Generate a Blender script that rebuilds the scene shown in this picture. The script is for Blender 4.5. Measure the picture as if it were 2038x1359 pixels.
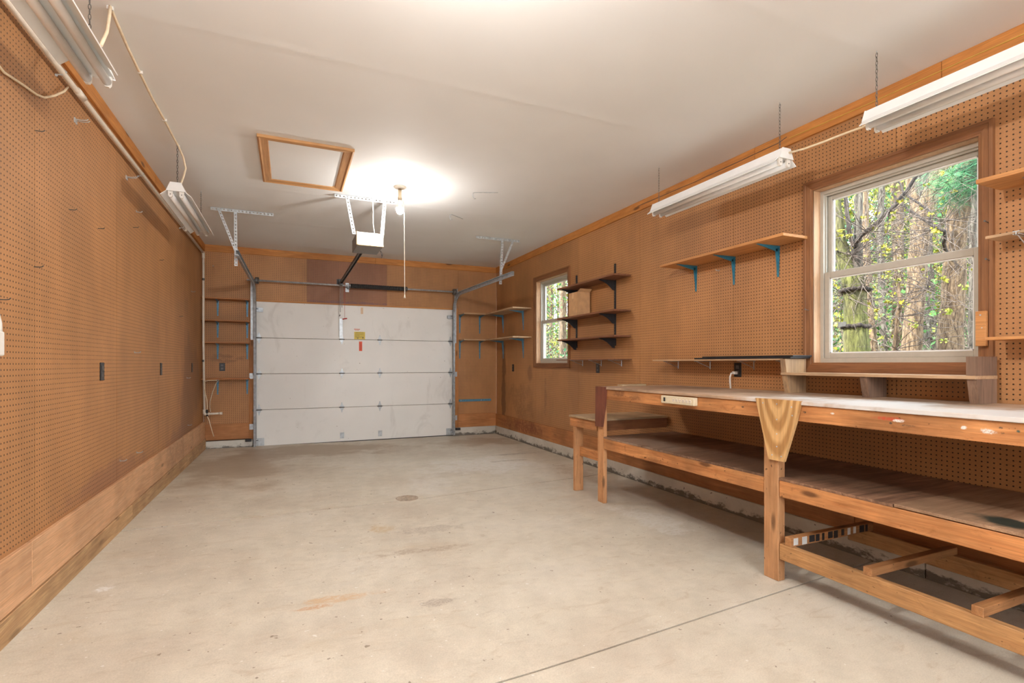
import bpy, bmesh, math, random
from mathutils import Vector, Matrix

sc = bpy.context.scene
for o in list(bpy.data.objects):
    bpy.data.objects.remove(o, do_unlink=True)
COL = sc.collection
R = math.radians

# ------------------------------------------------------------------ camera
cam = bpy.data.cameras.new('camera')
cam.sensor_width = 36.0
cam.lens = 36.0 * 1017.0 / 2038.0
cam.shift_y = 44.0 / 2038.0
cam.clip_start = 0.05
cam.clip_end = 200
cam_o = bpy.data.objects.new('camera', cam)
cam_o.location = (0, 0, 1.208)
cam_o.rotation_euler = (R(90), 0, -math.atan(444.0 / 1017.0))
COL.objects.link(cam_o)
sc.camera = cam_o

# ------------------------------------------------------------------ world, sun, exposure
SKY_STRENGTH = 2.8
SUN_STRENGTH = 5.6
FAR_BULB, NEAR_BULB = 300.0, 640.0
BULB_COLOR = (1.0, 0.955, 0.90)
EXPOSURE = 1.68

w = bpy.data.worlds.new('sky')
sc.world = w
w.use_nodes = True
wb = w.node_tree.nodes['Background']
wb.inputs['Color'].default_value = (0.80, 0.90, 1.0, 1)
wb.inputs['Strength'].default_value = SKY_STRENGTH
sun = bpy.data.lights.new('sun', 'SUN')
sun.energy = SUN_STRENGTH
sun.color = (1.0, 0.95, 0.86)
sun.angle = R(6)
sun_o = bpy.data.objects.new('sun', sun)
sun_o.rotation_euler = (R(-12), R(-42), 0)      # shines over the roof towards the woods
COL.objects.link(sun_o)
vs = sc.view_settings
vs.view_transform = 'Standard'
vs.look = 'None'
vs.exposure = EXPOSURE
vs.gamma = 1.0
vs.use_curve_mapping = False

# ------------------------------------------------------------------ room dimensions (metres)
XL, XR, YB, YF, H = -1.091, 3.307, 8.25, -3.2, 2.871
BOARD_Z = 2.777       # underside of the boards under the ceiling
BASE_Z = 0.345        # top of the baseboards
CURB_Z = 0.135


def floor_z(x, y):
    """the slab falls gently from the left wall to the drain"""
    k = max(0.0, min(1.0, (1.0 - x) / 2.1))
    far = 1.0 if y < 5.0 else max(0.35, 1.0 - (y - 5.0) / 5.0)
    return 0.055 * k * far


# ------------------------------------------------------------------ node helpers
class NT:
    def __init__(self, name):
        self.m = bpy.data.materials.new(name)
        self.m.use_nodes = True
        self.t = self.m.node_tree
        self.bsdf = self.t.nodes['Principled BSDF']
        self.coord = None

    def n(self, typ, **kw):
        nd = self.t.nodes.new(typ)
        for k, v in kw.items():
            setattr(nd, k, v)
        return nd

    def l(self, a, b):
        self.t.links.new(a, b)

    def put(self, sock, v):
        if isinstance(v, bpy.types.NodeSocket):
            self.l(v, sock)
        elif v is not None:
            if isinstance(v, (tuple, list)) and len(v) == 3 and sock.type == 'RGBA':
                v = (*v, 1)
            sock.default_value = v

    def math(self, op, a, b=None, c=None):
        nd = self.n('ShaderNodeMath', operation=op)
        self.put(nd.inputs[0], a)
        if b is not None:
            self.put(nd.inputs[1], b)
        if c is not None:
            self.put(nd.inputs[2], c)
        return nd.outputs[0]

    def vmath(self, op, a, b=None):
        nd = self.n('ShaderNodeVectorMath', operation=op)
        self.put(nd.inputs[0], a)
        if b is not None:
            self.put(nd.inputs[1], b)
        return nd.outputs['Value'] if op == 'LENGTH' else nd.outputs[0]

    def mix(self, fac, a, b, blend='MIX'):
        nd = self.n('ShaderNodeMix', data_type='RGBA', blend_type=blend)
        self.put(nd.inputs[0], fac)
        self.put(nd.inputs[6], a)
        self.put(nd.inputs[7], b)
        return nd.outputs[2]

    def ramp(self, fac, stops):
        nd = self.n('ShaderNodeValToRGB')
        el = nd.color_ramp.elements
        while len(el) < len(stops):
            el.new(0.5)
        for e, (p, c) in zip(el, stops):
            e.position = p
            e.color = (*c, 1) if len(c) == 3 else c
        self.put(nd.inputs[0], fac)
        return nd.outputs[0]

    def rng(self, v, a, b, c=0.0, d=1.0):
        nd = self.n('ShaderNodeMapRange', interpolation_type='SMOOTHSTEP')
        self.put(nd.inputs[0], v)
        for i, k in enumerate((a, b, c, d)):
            nd.inputs[i + 1].default_value = k
        return nd.outputs[0]

    def obj(self):
        if self.coord is None:
            self.coord = self.n('ShaderNodeTexCoord').outputs['Object']
        return self.coord

    def rand(self):
        return self.n('ShaderNodeObjectInfo').outputs['Random']

    def noise(self, vec, scale, detail=4, rough=0.55, dist=0.0, color=False):
        nd = self.n('ShaderNodeTexNoise')
        self.put(nd.inputs['Vector'], vec)
        nd.inputs['Scale'].default_value = scale
        nd.inputs['Detail'].default_value = detail
        nd.inputs['Roughness'].default_value = rough
        nd.inputs['Distortion'].default_value = dist
        return nd.outputs['Color' if color else 'Fac']

    def scaled(self, vec, s, off=None):
        v = self.vmath('MULTIPLY', vec, s)
        return v

    def bump(self, h, strength=0.2, dist=0.01):
        nd = self.n('ShaderNodeBump')
        nd.inputs['Strength'].default_value = strength
        nd.inputs['Distance'].default_value = dist
        self.put(nd.inputs['Height'], h)
        self.l(nd.outputs[0], self.bsdf.inputs['Normal'])

    def stains(self, col, lst):
        """lst: (centre, radii, colour, strength, noise scale) stains with shapes of their own"""
        for cen, rad, c, st, ns in lst:
            v = self.vmath('SUBTRACT', self.obj(), cen)
            v = self.vmath('DIVIDE', v, rad)
            d = self.vmath('LENGTH', v)
            nz = self.noise(self.obj(), ns, 5, 0.65)
            d = self.math('ADD', d, self.math('MULTIPLY', self.math('SUBTRACT', nz, 0.5), 2.6))
            m = self.math('MULTIPLY', self.rng(d, 1.0, 0.45), st)
            if ns >= 3.5:
                fine = self.noise(self.scaled(self.obj(), (1.0, 1.8, 1.8)), ns * 4.0, 5, 0.7, 0.5)
                m = self.math('MULTIPLY', m, self.rng(fine, 0.36, 0.56, 0.12, 1.0))
            col = self.mix(m, col, c)
        return col

    def done(self, col=None, rough=0.6, metal=0.0, spec=None):
        if col is not None:
            self.put(self.bsdf.inputs['Base Color'], col)
        self.put(self.bsdf.inputs['Roughness'], rough)
        self.bsdf.inputs['Metallic'].default_value = metal
        if spec is not None:
            self.bsdf.inputs['Specular IOR Level'].default_value = spec
        return self.m


def plain(name, c, rough=0.5, metal=0.0, var=0.08, scale=30, spec=None):
    t = NT(name)
    nz = t.noise(t.obj(), scale, 4)
    k = t.rng(nz, 0.3, 0.7, 1 - var, 1 + var)
    col = t.mix(1.0, c, t.mix(1.0, (1, 1, 1), k, 'MULTIPLY'), 'MULTIPLY')
    return t.done(col, rough, metal, spec)


def wood(name, light, dark, axis, knots=0.0, blotch=0.25, rough=0.62, grain=1.0, stains=(), paint=None, bump=0.25, cathedral=None, specks=0.0):
    t = NT(name)
    r = t.math('MULTIPLY', t.rand(), 41.0)
    cmb = t.n('ShaderNodeCombineXYZ')
    for i in range(3):
        t.l(r, cmb.inputs[i])
    p = t.vmath('ADD', t.obj(), cmb.outputs[0])

    def st(al, ac):
        return {'X': (al, ac, ac), 'Y': (ac, al, ac), 'Z': (ac, ac, al)}[axis]
    n1 = t.noise(t.scaled(p, st(0.9, 13)), 1.6 * grain, 5, 0.6, 1.4)
    if cathedral:
        wv = t.n('ShaderNodeTexWave', wave_type='RINGS', rings_direction='SPHERICAL')
        t.l(t.vmath('ADD', t.scaled(t.obj(), st(0.55, 2.4)), cathedral[1]), wv.inputs['Vector'])
        wv.inputs['Scale'].default_value = cathedral[0]
        wv.inputs['Distortion'].default_value = 1.6
        wv.inputs['Detail'].default_value = 3.0
        wv.inputs['Detail Scale'].default_value = 1.4
        n1 = t.math('ADD', t.math('MULTIPLY', n1, 0.35), t.math('MULTIPLY', wv.outputs['Fac'], 0.62))
    n2 = t.noise(t.scaled(p, st(3.5, 110)), 1.6 * grain, 3, 0.6, 0.3)
    n3 = t.noise(p, 2.4, 4, 0.6)
    col = t.ramp(n1, [(0.30, dark), (0.52, tuple((a + b) / 2 for a, b in zip(light, dark))), (0.72, light)])
    col = t.mix(1.0, col, t.rng(n2, 0.3, 0.7, 0.84, 1.08), 'MULTIPLY')
    col = t.mix(1.0, col, t.rng(n3, 0.25, 0.75, 1 - blotch, 1 + blotch * 0.5), 'MULTIPLY')
    if knots:
        vo = t.n('ShaderNodeTexVoronoi')
        t.l(t.scaled(p, st(2.2, 7.5)), vo.inputs['Vector'])
        vo.inputs['Scale'].default_value = 1.0
        d = t.math('ADD', vo.outputs['Distance'], t.math('MULTIPLY', t.math('SUBTRACT', n3, 0.5), 0.1))
        km = t.math('MULTIPLY', t.rng(d, 0.16, 0.06), knots)
        col = t.mix(km, col, tuple(c * 0.28 for c in dark))
    if paint:
        for (c, sc_, th) in paint:
            pn = t.noise(t.scaled(p, st(0.45, 1.0)), sc_, 2, 0.4, 0.3)
            col = t.mix(t.rng(pn, th, th + 0.015), col, c)
    if specks:
        sn = t.noise(t.scaled(p, st(0.8, 1.2)), 38, 2, 0.5)
        col = t.mix(t.rng(sn, 0.70, 0.74, 0, specks), col, tuple(c * 0.15 for c in dark))
        sm = t.noise(t.scaled(p, st(1.6, 3.0)), 4.5, 5, 0.7, 1.0)
        col = t.mix(t.rng(sm, 0.55, 0.68, 0, specks * 0.6), col, tuple(c * 0.55 for c in dark))
    col = t.stains(col, stains)
    t.bump(t.math('ADD', n1, n2), bump, 0.004)
    return t.done(col, rough)


def pegboard(name, base, axis, stains=(), hole=1.0):
    t = NT(name)
    sp = t.n('ShaderNodeSeparateXYZ')
    t.l(t.obj(), sp.inputs[0])
    h = sp.outputs[axis]

    def cell(s):
        f = t.math('FRACT', t.math('DIVIDE', s, 0.0254))
        f = t.math('SUBTRACT', f, 0.5)
        return t.math('MULTIPLY', f, f)
    d = t.math('SQRT', t.math('ADD', cell(h), cell(sp.outputs['Z'])))
    m = t.rng(d, 0.125, 0.175)
    n1 = t.noise(t.obj(), 1.3, 4, 0.6)
    n2 = t.noise(t.obj(), 170, 3, 0.7)
    n3 = t.noise(t.scaled(t.obj(), (2.4, 2.4, 0.7)), 2.2, 4, 0.6)
    k = t.math('MULTIPLY', t.rng(n1, 0.3, 0.7, 0.86, 1.06), t.rng(n2, 0.25, 0.75, 0.90, 1.08))
    k = t.math('MULTIPLY', k, t.rng(n3, 0.3, 0.7, 0.92, 1.05))
    k = t.math('MULTIPLY', k, t.math('ADD', 0.94, t.math('MULTIPLY', t.rand(), 0.10)))
    col = t.mix(1.0, base, k, 'MULTIPLY')
    col = t.stains(col, stains)
    dark = t.mix(hole, col, tuple(c * 0.05 for c in base))
    col = t.mix(m, dark, col)
    t.bump(m, 0.5, 0.003)
    return t.done(col, 0.55)


# ------------------------------------------------------------------ mesh builder
class B:
    """collects shapes in world coordinates and links them as ONE mesh object"""

    def __init__(self):
        self.bm = bmesh.new()

    def _add(self, verts, faces):
        vs_ = [self.bm.verts.new(v) for v in verts]
        for f in faces:
            try:
                self.bm.faces.new([vs_[i] for i in f])
            except ValueError:
                pass
        return vs_

    def box(self, x0, x1, y0, y1, z0, z1, bev=0.0):
        x0, x1 = min(x0, x1), max(x0, x1)
        y0, y1 = min(y0, y1), max(y0, y1)
        z0, z1 = min(z0, z1), max(z0, z1)
        v = self._add([(x0, y0, z0), (x1, y0, z0), (x1, y1, z0), (x0, y1, z0), (x0, y0, z1), (x1, y0, z1), (x1, y1, z1), (x0, y1, z1)],
                      [(0, 3, 2, 1), (4, 5, 6, 7), (0, 1, 5, 4), (1, 2, 6, 5), (2, 3, 7, 6), (3, 0, 4, 7)])
        if bev > 0:
            ed = set()
            for a in v:
                ed.update(a.link_edges)
            bmesh.ops.bevel(self.bm, geom=list(ed), offset=bev, segments=1, affect='EDGES')
        return self

    def prism(self, pts, axis, a, b):
        """polygon pts (2-D) extruded along axis from a to b; the 2-D coordinates are the two other axes in order"""
        def mk(p, t):
            if axis == 'X':
                return (t, p[0], p[1])
            if axis == 'Y':
                return (p[0], t, p[1])
            return (p[0], p[1], t)
        n = len(pts)
        vs_ = [mk(p, a) for p in pts] + [mk(p, b) for p in pts]
        fs = [tuple(range(n)), tuple(range(2 * n - 1, n - 1, -1))]
        for i in range(n):
            j = (i + 1) % n
            fs.append((i, i + n, j + n, j))
        self._add(vs_, fs)
        return self

    def hull(self, bottom, top):
        n = len(bottom)
        fs = [tuple(range(n - 1, -1, -1)), tuple(range(n, 2 * n))]
        for i in range(n):
            j = (i + 1) % n
            fs.append((i, j, j + n, i + n))
        self._add(list(bottom) + list(top), fs)
        return self

    def tube(self, pts, r, n=8, caps=True, close=False):
        pts = [Vector(p) for p in pts]
        if not isinstance(r, (list, tuple)):
            r = [r] * len(pts)
        rings = []
        prev = None
        m = len(pts)
        for i, p in enumerate(pts):
            if close:
                d = pts[(i + 1) % m] - pts[(i - 1) % m]
            elif i == 0:
                d = pts[1] - pts[0]
            elif i == m - 1:
                d = pts[-1] - pts[-2]
            else:
                d = (pts[i + 1] - p).normalized() + (p - pts[i - 1]).normalized()
            if d.length < 1e-9:
                d = Vector((0, 0, 1))
            d.normalize()
            if prev is None:
                up = Vector((0, 0, 1)) if abs(d.z) < 0.9 else Vector((1, 0, 0))
                s = d.cross(up).normalized()
            else:
                s = (prev - d * prev.dot(d))
                s = s.normalized() if s.length > 1e-6 else d.orthogonal().normalized()
            prev = s
            u = s.cross(d)
            rings.append([self.bm.verts.new(p + (s * math.cos(2 * math.pi * k / n) + u * math.sin(2 * math.pi * k / n)) * r[i]) for k in range(n)])
        for i in range(m if close else m - 1):
            a, b = rings[i], rings[(i + 1) % m]
            for k in range(n):
                f = self.bm.faces.new((a[k], a[(k + 1) % n], b[(k + 1) % n], b[k]))
                f.smooth = n > 6
        if caps and not close:
            self.bm.faces.new(rings[0][::-1])
            self.bm.faces.new(rings[-1])
        return self

    def lathe(self, prof, c, n=20, axis='Z', smooth=True):
        """prof: list of (radius, height) around axis through c"""
        rings = []
        for r_, h in prof:
            ring = []
            for k in range(n):
                a = 2 * math.pi * k / n
                x, y = r_ * math.cos(a), r_ * math.sin(a)
                v = (x, y, h) if axis == 'Z' else ((h, x, y) if axis == 'X' else (x, h, y))
                ring.append(self.bm.verts.new((c[0] + v[0], c[1] + v[1], c[2] + v[2])))
            rings.append(ring)
        for a, b in zip(rings, rings[1:]):
            for k in range(n):
                f = self.bm.faces.new((a[k], a[(k + 1) % n], b[(k + 1) % n], b[k]))
                f.smooth = smooth
        self.bm.faces.new(rings[0][::-1])
        self.bm.faces.new(rings[-1])
        return self

    def chain(self, p0, p1, link=0.026, r=0.0017, w=0.0048):
        p0, p1 = Vector(p0), Vector(p1)
        L = (p1 - p0).length
        k = max(2, int(L / (link * 0.8)))
        d = (p1 - p0) / k
        for i in range(k):
            c = p0 + d * (i + 0.5)
            side = Vector((1, 0, 0)) if i % 2 else Vector((0, 1, 0))
            pts = []
            for j in range(8):
                a = 2 * math.pi * j / 8
                pts.append(c + Vector((0, 0, 1)) * (math.cos(a) * link * 0.5) + side * (math.sin(a) * w))
            self.tube(pts, r, 4, close=True)
        return self

    def mesh(self, name, origin=(0, 0, 0)):
        bmesh.ops.recalc_face_normals(self.bm, faces=self.bm.faces)
        if origin != (0, 0, 0):
            bmesh.ops.translate(self.bm, verts=self.bm.verts, vec=-Vector(origin))
        me = bpy.data.meshes.new(name)
        self.bm.to_mesh(me)
        self.bm.free()
        return me


def wp(o):
    v = Vector((0, 0, 0))
    while o is not None:
        v = v + o.location
        o = o.parent
    return v


def tag(o, label=None, cat=None, group=None, kind=None):
    if label:
        o['label'] = label
    if cat:
        o['category'] = cat
    if group:
        o['group'] = group
    if kind:
        o['kind'] = kind
    return o


def thing(name, label, cat, loc=(0, 0, 0), group=None, kind=None):
    o = bpy.data.objects.new(name, None)
    o.empty_display_size = 0.05
    o.location = loc
    COL.objects.link(o)
    return tag(o, label, cat, group, kind)


def part(name, b, mat, parent, label=None):
    """b in world coordinates; becomes one child mesh of parent"""
    org = wp(parent)
    me = b.mesh(name, tuple(org))
    me.materials.append(mat)
    o = bpy.data.objects.new(name, me)
    COL.objects.link(o)
    o.parent = parent
    if label:
        o['label'] = label
    return o


def solo(name, b, mat, label=None, cat=None, group=None, kind=None, origin=None):
    """a top-level thing of one mesh, its origin at the base of its bounding box"""
    b.bm.verts.ensure_lookup_table()
    if origin is None:
        co = [v.co for v in b.bm.verts]
        origin = tuple(round((min(c[i] for c in co) + max(c[i] for c in co)) / 2, 4) for i in (0, 1)) + (min(c[2] for c in co),)
    me = b.mesh(name, tuple(origin))
    me.materials.append(mat)
    o = bpy.data.objects.new(name, me)
    o.location = origin
    COL.objects.link(o)
    return tag(o, label, cat, group, kind)


def inst(name, me, parent, loc, rz=0.0, scale=None):
    """a child sharing mesh data; loc in world coordinates"""
    o = bpy.data.objects.new(name, me)
    COL.objects.link(o)
    o.parent = parent
    o.location = Vector(loc) - wp(parent)
    o.rotation_euler = (0, 0, rz)
    if scale:
        o.scale = scale
    return o


def shared(name, b, mat):
    me = b.mesh(name)
    me.materials.append(mat)
    return me


# ------------------------------------------------------------------ materials
PEG = (0.485, 0.233, 0.090)
M = {}
XF_ = 2.49
BO = (2.9, 2.0, 0.0)      # where the workbench stands


def on_bench(lst):
    return [(tuple(a - b for a, b in zip(c, BO)), r_, k, s_, n_) for c, r_, k, s_, n_ in lst]


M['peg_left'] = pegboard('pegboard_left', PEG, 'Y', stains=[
    ((XL, 7.2, 0.9), (1, 0.9, 0.9), (0.22, 0.105, 0.06), 0.55, 1.6),  # broad darker grey-brown area towards the far corner
    ((XL, 6.4, 0.42), (1, 0.8, 0.12), (0.30, 0.15, 0.09), 0.5, 2.5),
    ((XL, 4.2, 0.45), (1, 1.2, 0.10), (0.28, 0.12, 0.07), 0.5, 3.0)])
M['peg_right'] = pegboard('pegboard_right', PEG, 'Y', stains=[
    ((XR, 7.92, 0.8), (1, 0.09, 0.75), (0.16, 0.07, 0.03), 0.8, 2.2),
    ((XR, 7.3, 0.6), (1, 0.6, 0.35), (0.27, 0.12, 0.05), 0.5, 3.5),
    ((XR, 6.9, 1.05), (1, 0.10, 0.14), (0.25, 0.11, 0.05), 0.6, 2.0),
    ((XR, 5.6, 0.9), (1, 0.22, 0.25), (0.34, 0.165, 0.07), 0.4, 2.0),
    ((XR, 6.4, 0.8), (1, 0.05, 0.3), (0.22, 0.10, 0.05), 0.5, 5.0)])
M['peg_back'] = pegboard('pegboard_back', PEG, 'X', stains=[
    ((-0.8, YB, 1.28), (0.3, 1, 0.08), (0.25, 0.11, 0.05), 0.6, 4.0)])
M['peg_red'] = pegboard('pegboard_red', (0.34, 0.15, 0.075), 'X', stains=[
    ((0.8, YB, 2.15), (0.9, 1, 0.02), (0.20, 0.10, 0.11), 0.8, 9.0)], hole=0.7)
M['stud'] = plain('wall_core', (0.10, 0.05, 0.025), 0.9)
ORANGE_L, ORANGE_D = (0.66, 0.29, 0.07), (0.47, 0.17, 0.035)
M['board_y'] = wood('pine_board_along_y', ORANGE_L, ORANGE_D, 'Y', knots=0.9, blotch=0.15)
M['board_x'] = wood('pine_board_along_x', ORANGE_L, ORANGE_D, 'X', knots=0.9, blotch=0.15)
M['post_z'] = wood('pine_post', (0.58, 0.25, 0.07), (0.40, 0.15, 0.04), 'Z', knots=0.6)
M['base_l'] = wood('baseboard_left_wood', (0.76, 0.46, 0.26), (0.62, 0.33, 0.165), 'Y', knots=0.7, blotch=0.2, stains=[
    ((XL, 6.2, 0.3), (1, 0.6, 0.2), (0.33, 0.18, 0.10), 0.5, 4.0)])
M['sill_l'] = wood('sill_plank_wood', (0.66, 0.42, 0.21), (0.40, 0.22, 0.10), 'Y', knots=0.5, grain=1.3)
M['base_r'] = wood('baseboard_right_wood', (0.55, 0.24, 0.085), (0.41, 0.155, 0.05), 'Y', knots=0.4, blotch=0.3, stains=[
    ((XR, 7.2, 0.25), (1, 0.75, 0.12), (0.22, 0.06, 0.025), 0.8, 3.5)])
M['base_b'] = wood('baseboard_back_wood', (0.58, 0.26, 0.09), (0.44, 0.17, 0.055), 'X', knots=0.4)
M['casing_y'] = wood('window_casing_y', (0.30, 0.125, 0.045), (0.185, 0.068, 0.022), 'Y', blotch=0.1, bump=0.1)
M['casing_z'] = wood('window_casing_z', (0.33, 0.145, 0.055), (0.20, 0.078, 0.026), 'Z', blotch=0.1, bump=0.1)
M['jamb'] = wood('window_jamb', (0.66, 0.42, 0.26), (0.52, 0.30, 0.16), 'Z', knots=0.3)
M['bench_y'] = wood('bench_lumber_y', (0.72, 0.34, 0.13), (0.42, 0.155, 0.045), 'Y', knots=0.9, blotch=0.4, specks=0.85)
WH, KK, RD_ = (0.80, 0.80, 0.77), (0.02, 0.03, 0.03), (0.55, 0.07, 0.03)
M['bench_front'] = wood('bench_front_lumber', (0.72, 0.34, 0.13), (0.42, 0.155, 0.045), 'Y', knots=0.8, blotch=0.4, specks=0.7, stains=on_bench([
    ((XF_, 1.43, 0.958), (1, 0.09, 0.010), RD_, 0.8, 14), ((XF_, 1.395, 0.953), (1, 0.035, 0.008), WH, 1.0, 16), ((XF_, 1.36, 0.936), (1, 0.035, 0.008), KK, 1.0, 16),
    ((XF_, 1.16, 0.949), (1, 0.014, 0.009), WH, 1.0, 20), ((XF_, 1.08, 0.944), (1, 0.028, 0.013), WH, 1.0, 16), ((XF_, 1.04, 0.962), (1, 0.009, 0.007), KK, 0.9, 12),
    ((XF_, 1.035, 0.944), (1, 0.009, 0.007), KK, 0.9, 12), ((XF_, 1.85, 0.952), (1, 0.010, 0.006), KK, 0.9, 12), ((XF_, 1.43, 0.939), (1, 0.009, 0.006), KK, 0.9, 12),
    ((XF_, 1.70, 0.958), (1, 0.015, 0.006), WH, 0.9, 20), ((XF_, 0.99, 0.956), (1, 0.009, 0.008), (0.02, 0.08, 0.07), 0.9, 12),
    ((XF_, 3.5, 0.965), (1, 0.10, 0.03), (0.16, 0.06, 0.025), 0.6, 8), ((XF_, 3.3, 0.94), (1, 0.08, 0.02), (0.18, 0.07, 0.03), 0.6, 8), ((XF_, 2.25, 0.95), (1, 0.010, 0.006), KK, 0.9, 12)]))
M['bench_x'] = wood('bench_lumber_x', (0.56, 0.28, 0.115), (0.38, 0.16, 0.055), 'X', knots=0.8, blotch=0.35, specks=0.7)
M['bench_z'] = wood('bench_lumber_z', (0.70, 0.38, 0.185), (0.48, 0.225, 0.09), 'Z', knots=0.8, blotch=0.3, specks=0.85)
M['bench_low'] = wood('bench_low_lumber', (0.62, 0.35, 0.15), (0.38, 0.18, 0.065), 'Y', knots=0.7, blotch=0.35, grain=1.4, specks=0.6)
M['bench_red'] = wood('bench_dark_red', (0.26, 0.085, 0.045), (0.16, 0.045, 0.025), 'Z', blotch=0.4)
M['bench_old'] = wood('bench_old_lumber', (0.34, 0.145, 0.06), (0.22, 0.08, 0.03), 'X', knots=0.5, blotch=0.4)
M['top_ply'] = wood('bench_top_plywood', (0.62, 0.46, 0.33), (0.40, 0.26, 0.17), 'Y', blotch=0.4, rough=0.5, stains=on_bench([
    ((2.62, 1.5, 1.008), (0.42, 0.9, 1), (0.72, 0.72, 0.72), 0.85, 2.0),
    ((2.9, 3.4, 1.008), (0.5, 0.5, 1), (0.26, 0.15, 0.09), 0.6, 3.0),
    ((2.95, 2.3, 1.008), (0.3, 0.7, 1), (0.35, 0.23, 0.15), 0.5, 3.5)]))
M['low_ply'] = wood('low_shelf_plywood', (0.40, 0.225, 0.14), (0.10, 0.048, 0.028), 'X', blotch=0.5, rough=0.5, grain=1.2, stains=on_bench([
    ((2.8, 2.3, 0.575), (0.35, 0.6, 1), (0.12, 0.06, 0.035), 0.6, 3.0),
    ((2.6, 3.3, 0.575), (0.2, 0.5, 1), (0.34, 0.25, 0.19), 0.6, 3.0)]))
M['low_ply2'] = wood('low_shelf_plywood_pale', (0.50, 0.32, 0.20), (0.28, 0.155, 0.09), 'X', blotch=0.35, rough=0.5, grain=1.2, stains=on_bench([
    ((2.60, 1.06, 0.58), (0.085, 0.17, 1), (0.012, 0.03, 0.026), 0.95, 3.4)]))
M['gusset'] = wood('plywood_gusset', (0.66, 0.41, 0.18), (0.42, 0.22, 0.075), 'Z', blotch=0.15, grain=0.8, cathedral=(4.2, (1.03, 0.0, -0.70)))
M['pale_block'] = wood('treated_block', (0.55, 0.36, 0.19), (0.27, 0.17, 0.10), 'Z', blotch=0.2, grain=0.8)
M['grey_block'] = wood('weathered_block', (0.33, 0.20, 0.13), (0.15, 0.09, 0.06), 'Z', blotch=0.3, grain=0.9)
M['table_ply'] = wood('side_table_plywood', (0.60, 0.44, 0.27), (0.40, 0.27, 0.15), 'X', blotch=0.4)
M['shelf_pine'] = wood('shelf_pine', (0.66, 0.32, 0.115), (0.50, 0.21, 0.06), 'Y', knots=0.3, blotch=0.15)
M['shelf_pine_x'] = wood('shelf_pine_x', (0.56, 0.24, 0.085), (0.40, 0.15, 0.045), 'X', knots=0.4, blotch=0.2)
M['shelf_pale'] = wood('shelf_pale', (0.62, 0.42, 0.25), (0.46, 0.28, 0.15), 'Y', blotch=0.2)
M['shelf_pale_x'] = wood('shelf_pale_x', (0.60, 0.39, 0.22), (0.42, 0.25, 0.13), 'X', blotch=0.2)
M['shelf_dark'] = wood('shelf_dark', (0.30, 0.125, 0.06), (0.185, 0.07, 0.03), 'Y', blotch=0.25)
M['hatch_x'] = wood('hatch_trim_x', (0.62, 0.35, 0.15), (0.47, 0.23, 0.085), 'X', blotch=0.1)
M['hatch_y'] = wood('hatch_trim_y', (0.60, 0.34, 0.16), (0.45, 0.22, 0.09), 'Y', blotch=0.1)
M['white_metal'] = plain('white_enamel', (0.86, 0.88, 0.89), 0.32, 0.0, 0.03, 8)
M['tube'] = plain('fluorescent_tube', (0.90, 0.90, 0.90), 0.25, 0.0, 0.02)
M['galv'] = plain('galvanised_steel', (0.50, 0.53, 0.55), 0.38, 0.35, 0.15, 25)
M['track'] = plain('track_steel', (0.40, 0.43, 0.46), 0.36, 0.4, 0.2, 18)
M['dark_steel'] = plain('dark_steel', (0.13, 0.125, 0.12), 0.45, 0.5, 0.2)
M['black'] = plain('black_metal', (0.020, 0.021, 0.024), 0.42, 0.0, 0.2)
M['black_plastic'] = plain('black_plastic', (0.018, 0.018, 0.02), 0.35, 0.0, 0.2)
M['blue'] = plain('blue_grey_bracket', (0.10, 0.26, 0.38), 0.42, 0.25, 0.15, 40)
M['blue_dark'] = plain('teal_bracket', (0.035, 0.20, 0.29), 0.42, 0.2, 0.15, 40)
M['pvc'] = plain('cream_pvc', (0.76, 0.68, 0.58), 0.4, 0.0, 0.06)
M['cable'] = plain('cream_cable', (0.78, 0.64, 0.45), 0.5, 0.0, 0.08)
M['white_plastic'] = plain('white_plastic', (0.80, 0.78, 0.74), 0.4, 0.0, 0.03)
M['beige_plastic'] = plain('beige_plastic', (0.70, 0.61, 0.44), 0.42, 0.0, 0.05)
M['opener_front'] = plain('opener_lens', (0.80, 0.78, 0.72), 0.45, 0.0, 0.02)
M['opener_body'] = plain('opener_case', (0.20, 0.19, 0.185), 0.5, 0.1, 0.1)
M['opener_trim'] = plain('opener_trim', (0.66, 0.50, 0.28), 0.5)
M['cardboard'] = plain('cardboard', (0.55, 0.32, 0.155), 0.8, 0.0, 0.1, 14)
M['cardboard_in'] = plain('cardboard_light', (0.66, 0.42, 0.22), 0.8, 0.0, 0.1, 14)
M['rope'] = plain('white_string', (0.80, 0.74, 0.64), 0.8)
M['red'] = plain('red_handle', (0.45, 0.02, 0.02), 0.45)
M['yellow_wire'] = plain('yellow_wire', (0.62, 0.42, 0.08), 0.5)
M['brass'] = plain('old_brass', (0.45, 0.36, 0.24), 0.4, 0.6)
M['porcelain'] = plain('porcelain', (0.82, 0.76, 0.66), 0.35, 0.0, 0.03)
M['vinyl'] = plain('window_vinyl', (0.46, 0.43, 0.37), 0.42, 0.0, 0.03)
M['vinyl_w'] = plain('window_vinyl_white', (0.80, 0.80, 0.80), 0.4, 0.0, 0.03)
M['groove'] = plain('joint_dirt', (0.10, 0.085, 0.07), 0.95)
M['drain'] = plain('drain_iron', (0.42, 0.34, 0.26), 0.7, 0.1, 0.2)


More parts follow.
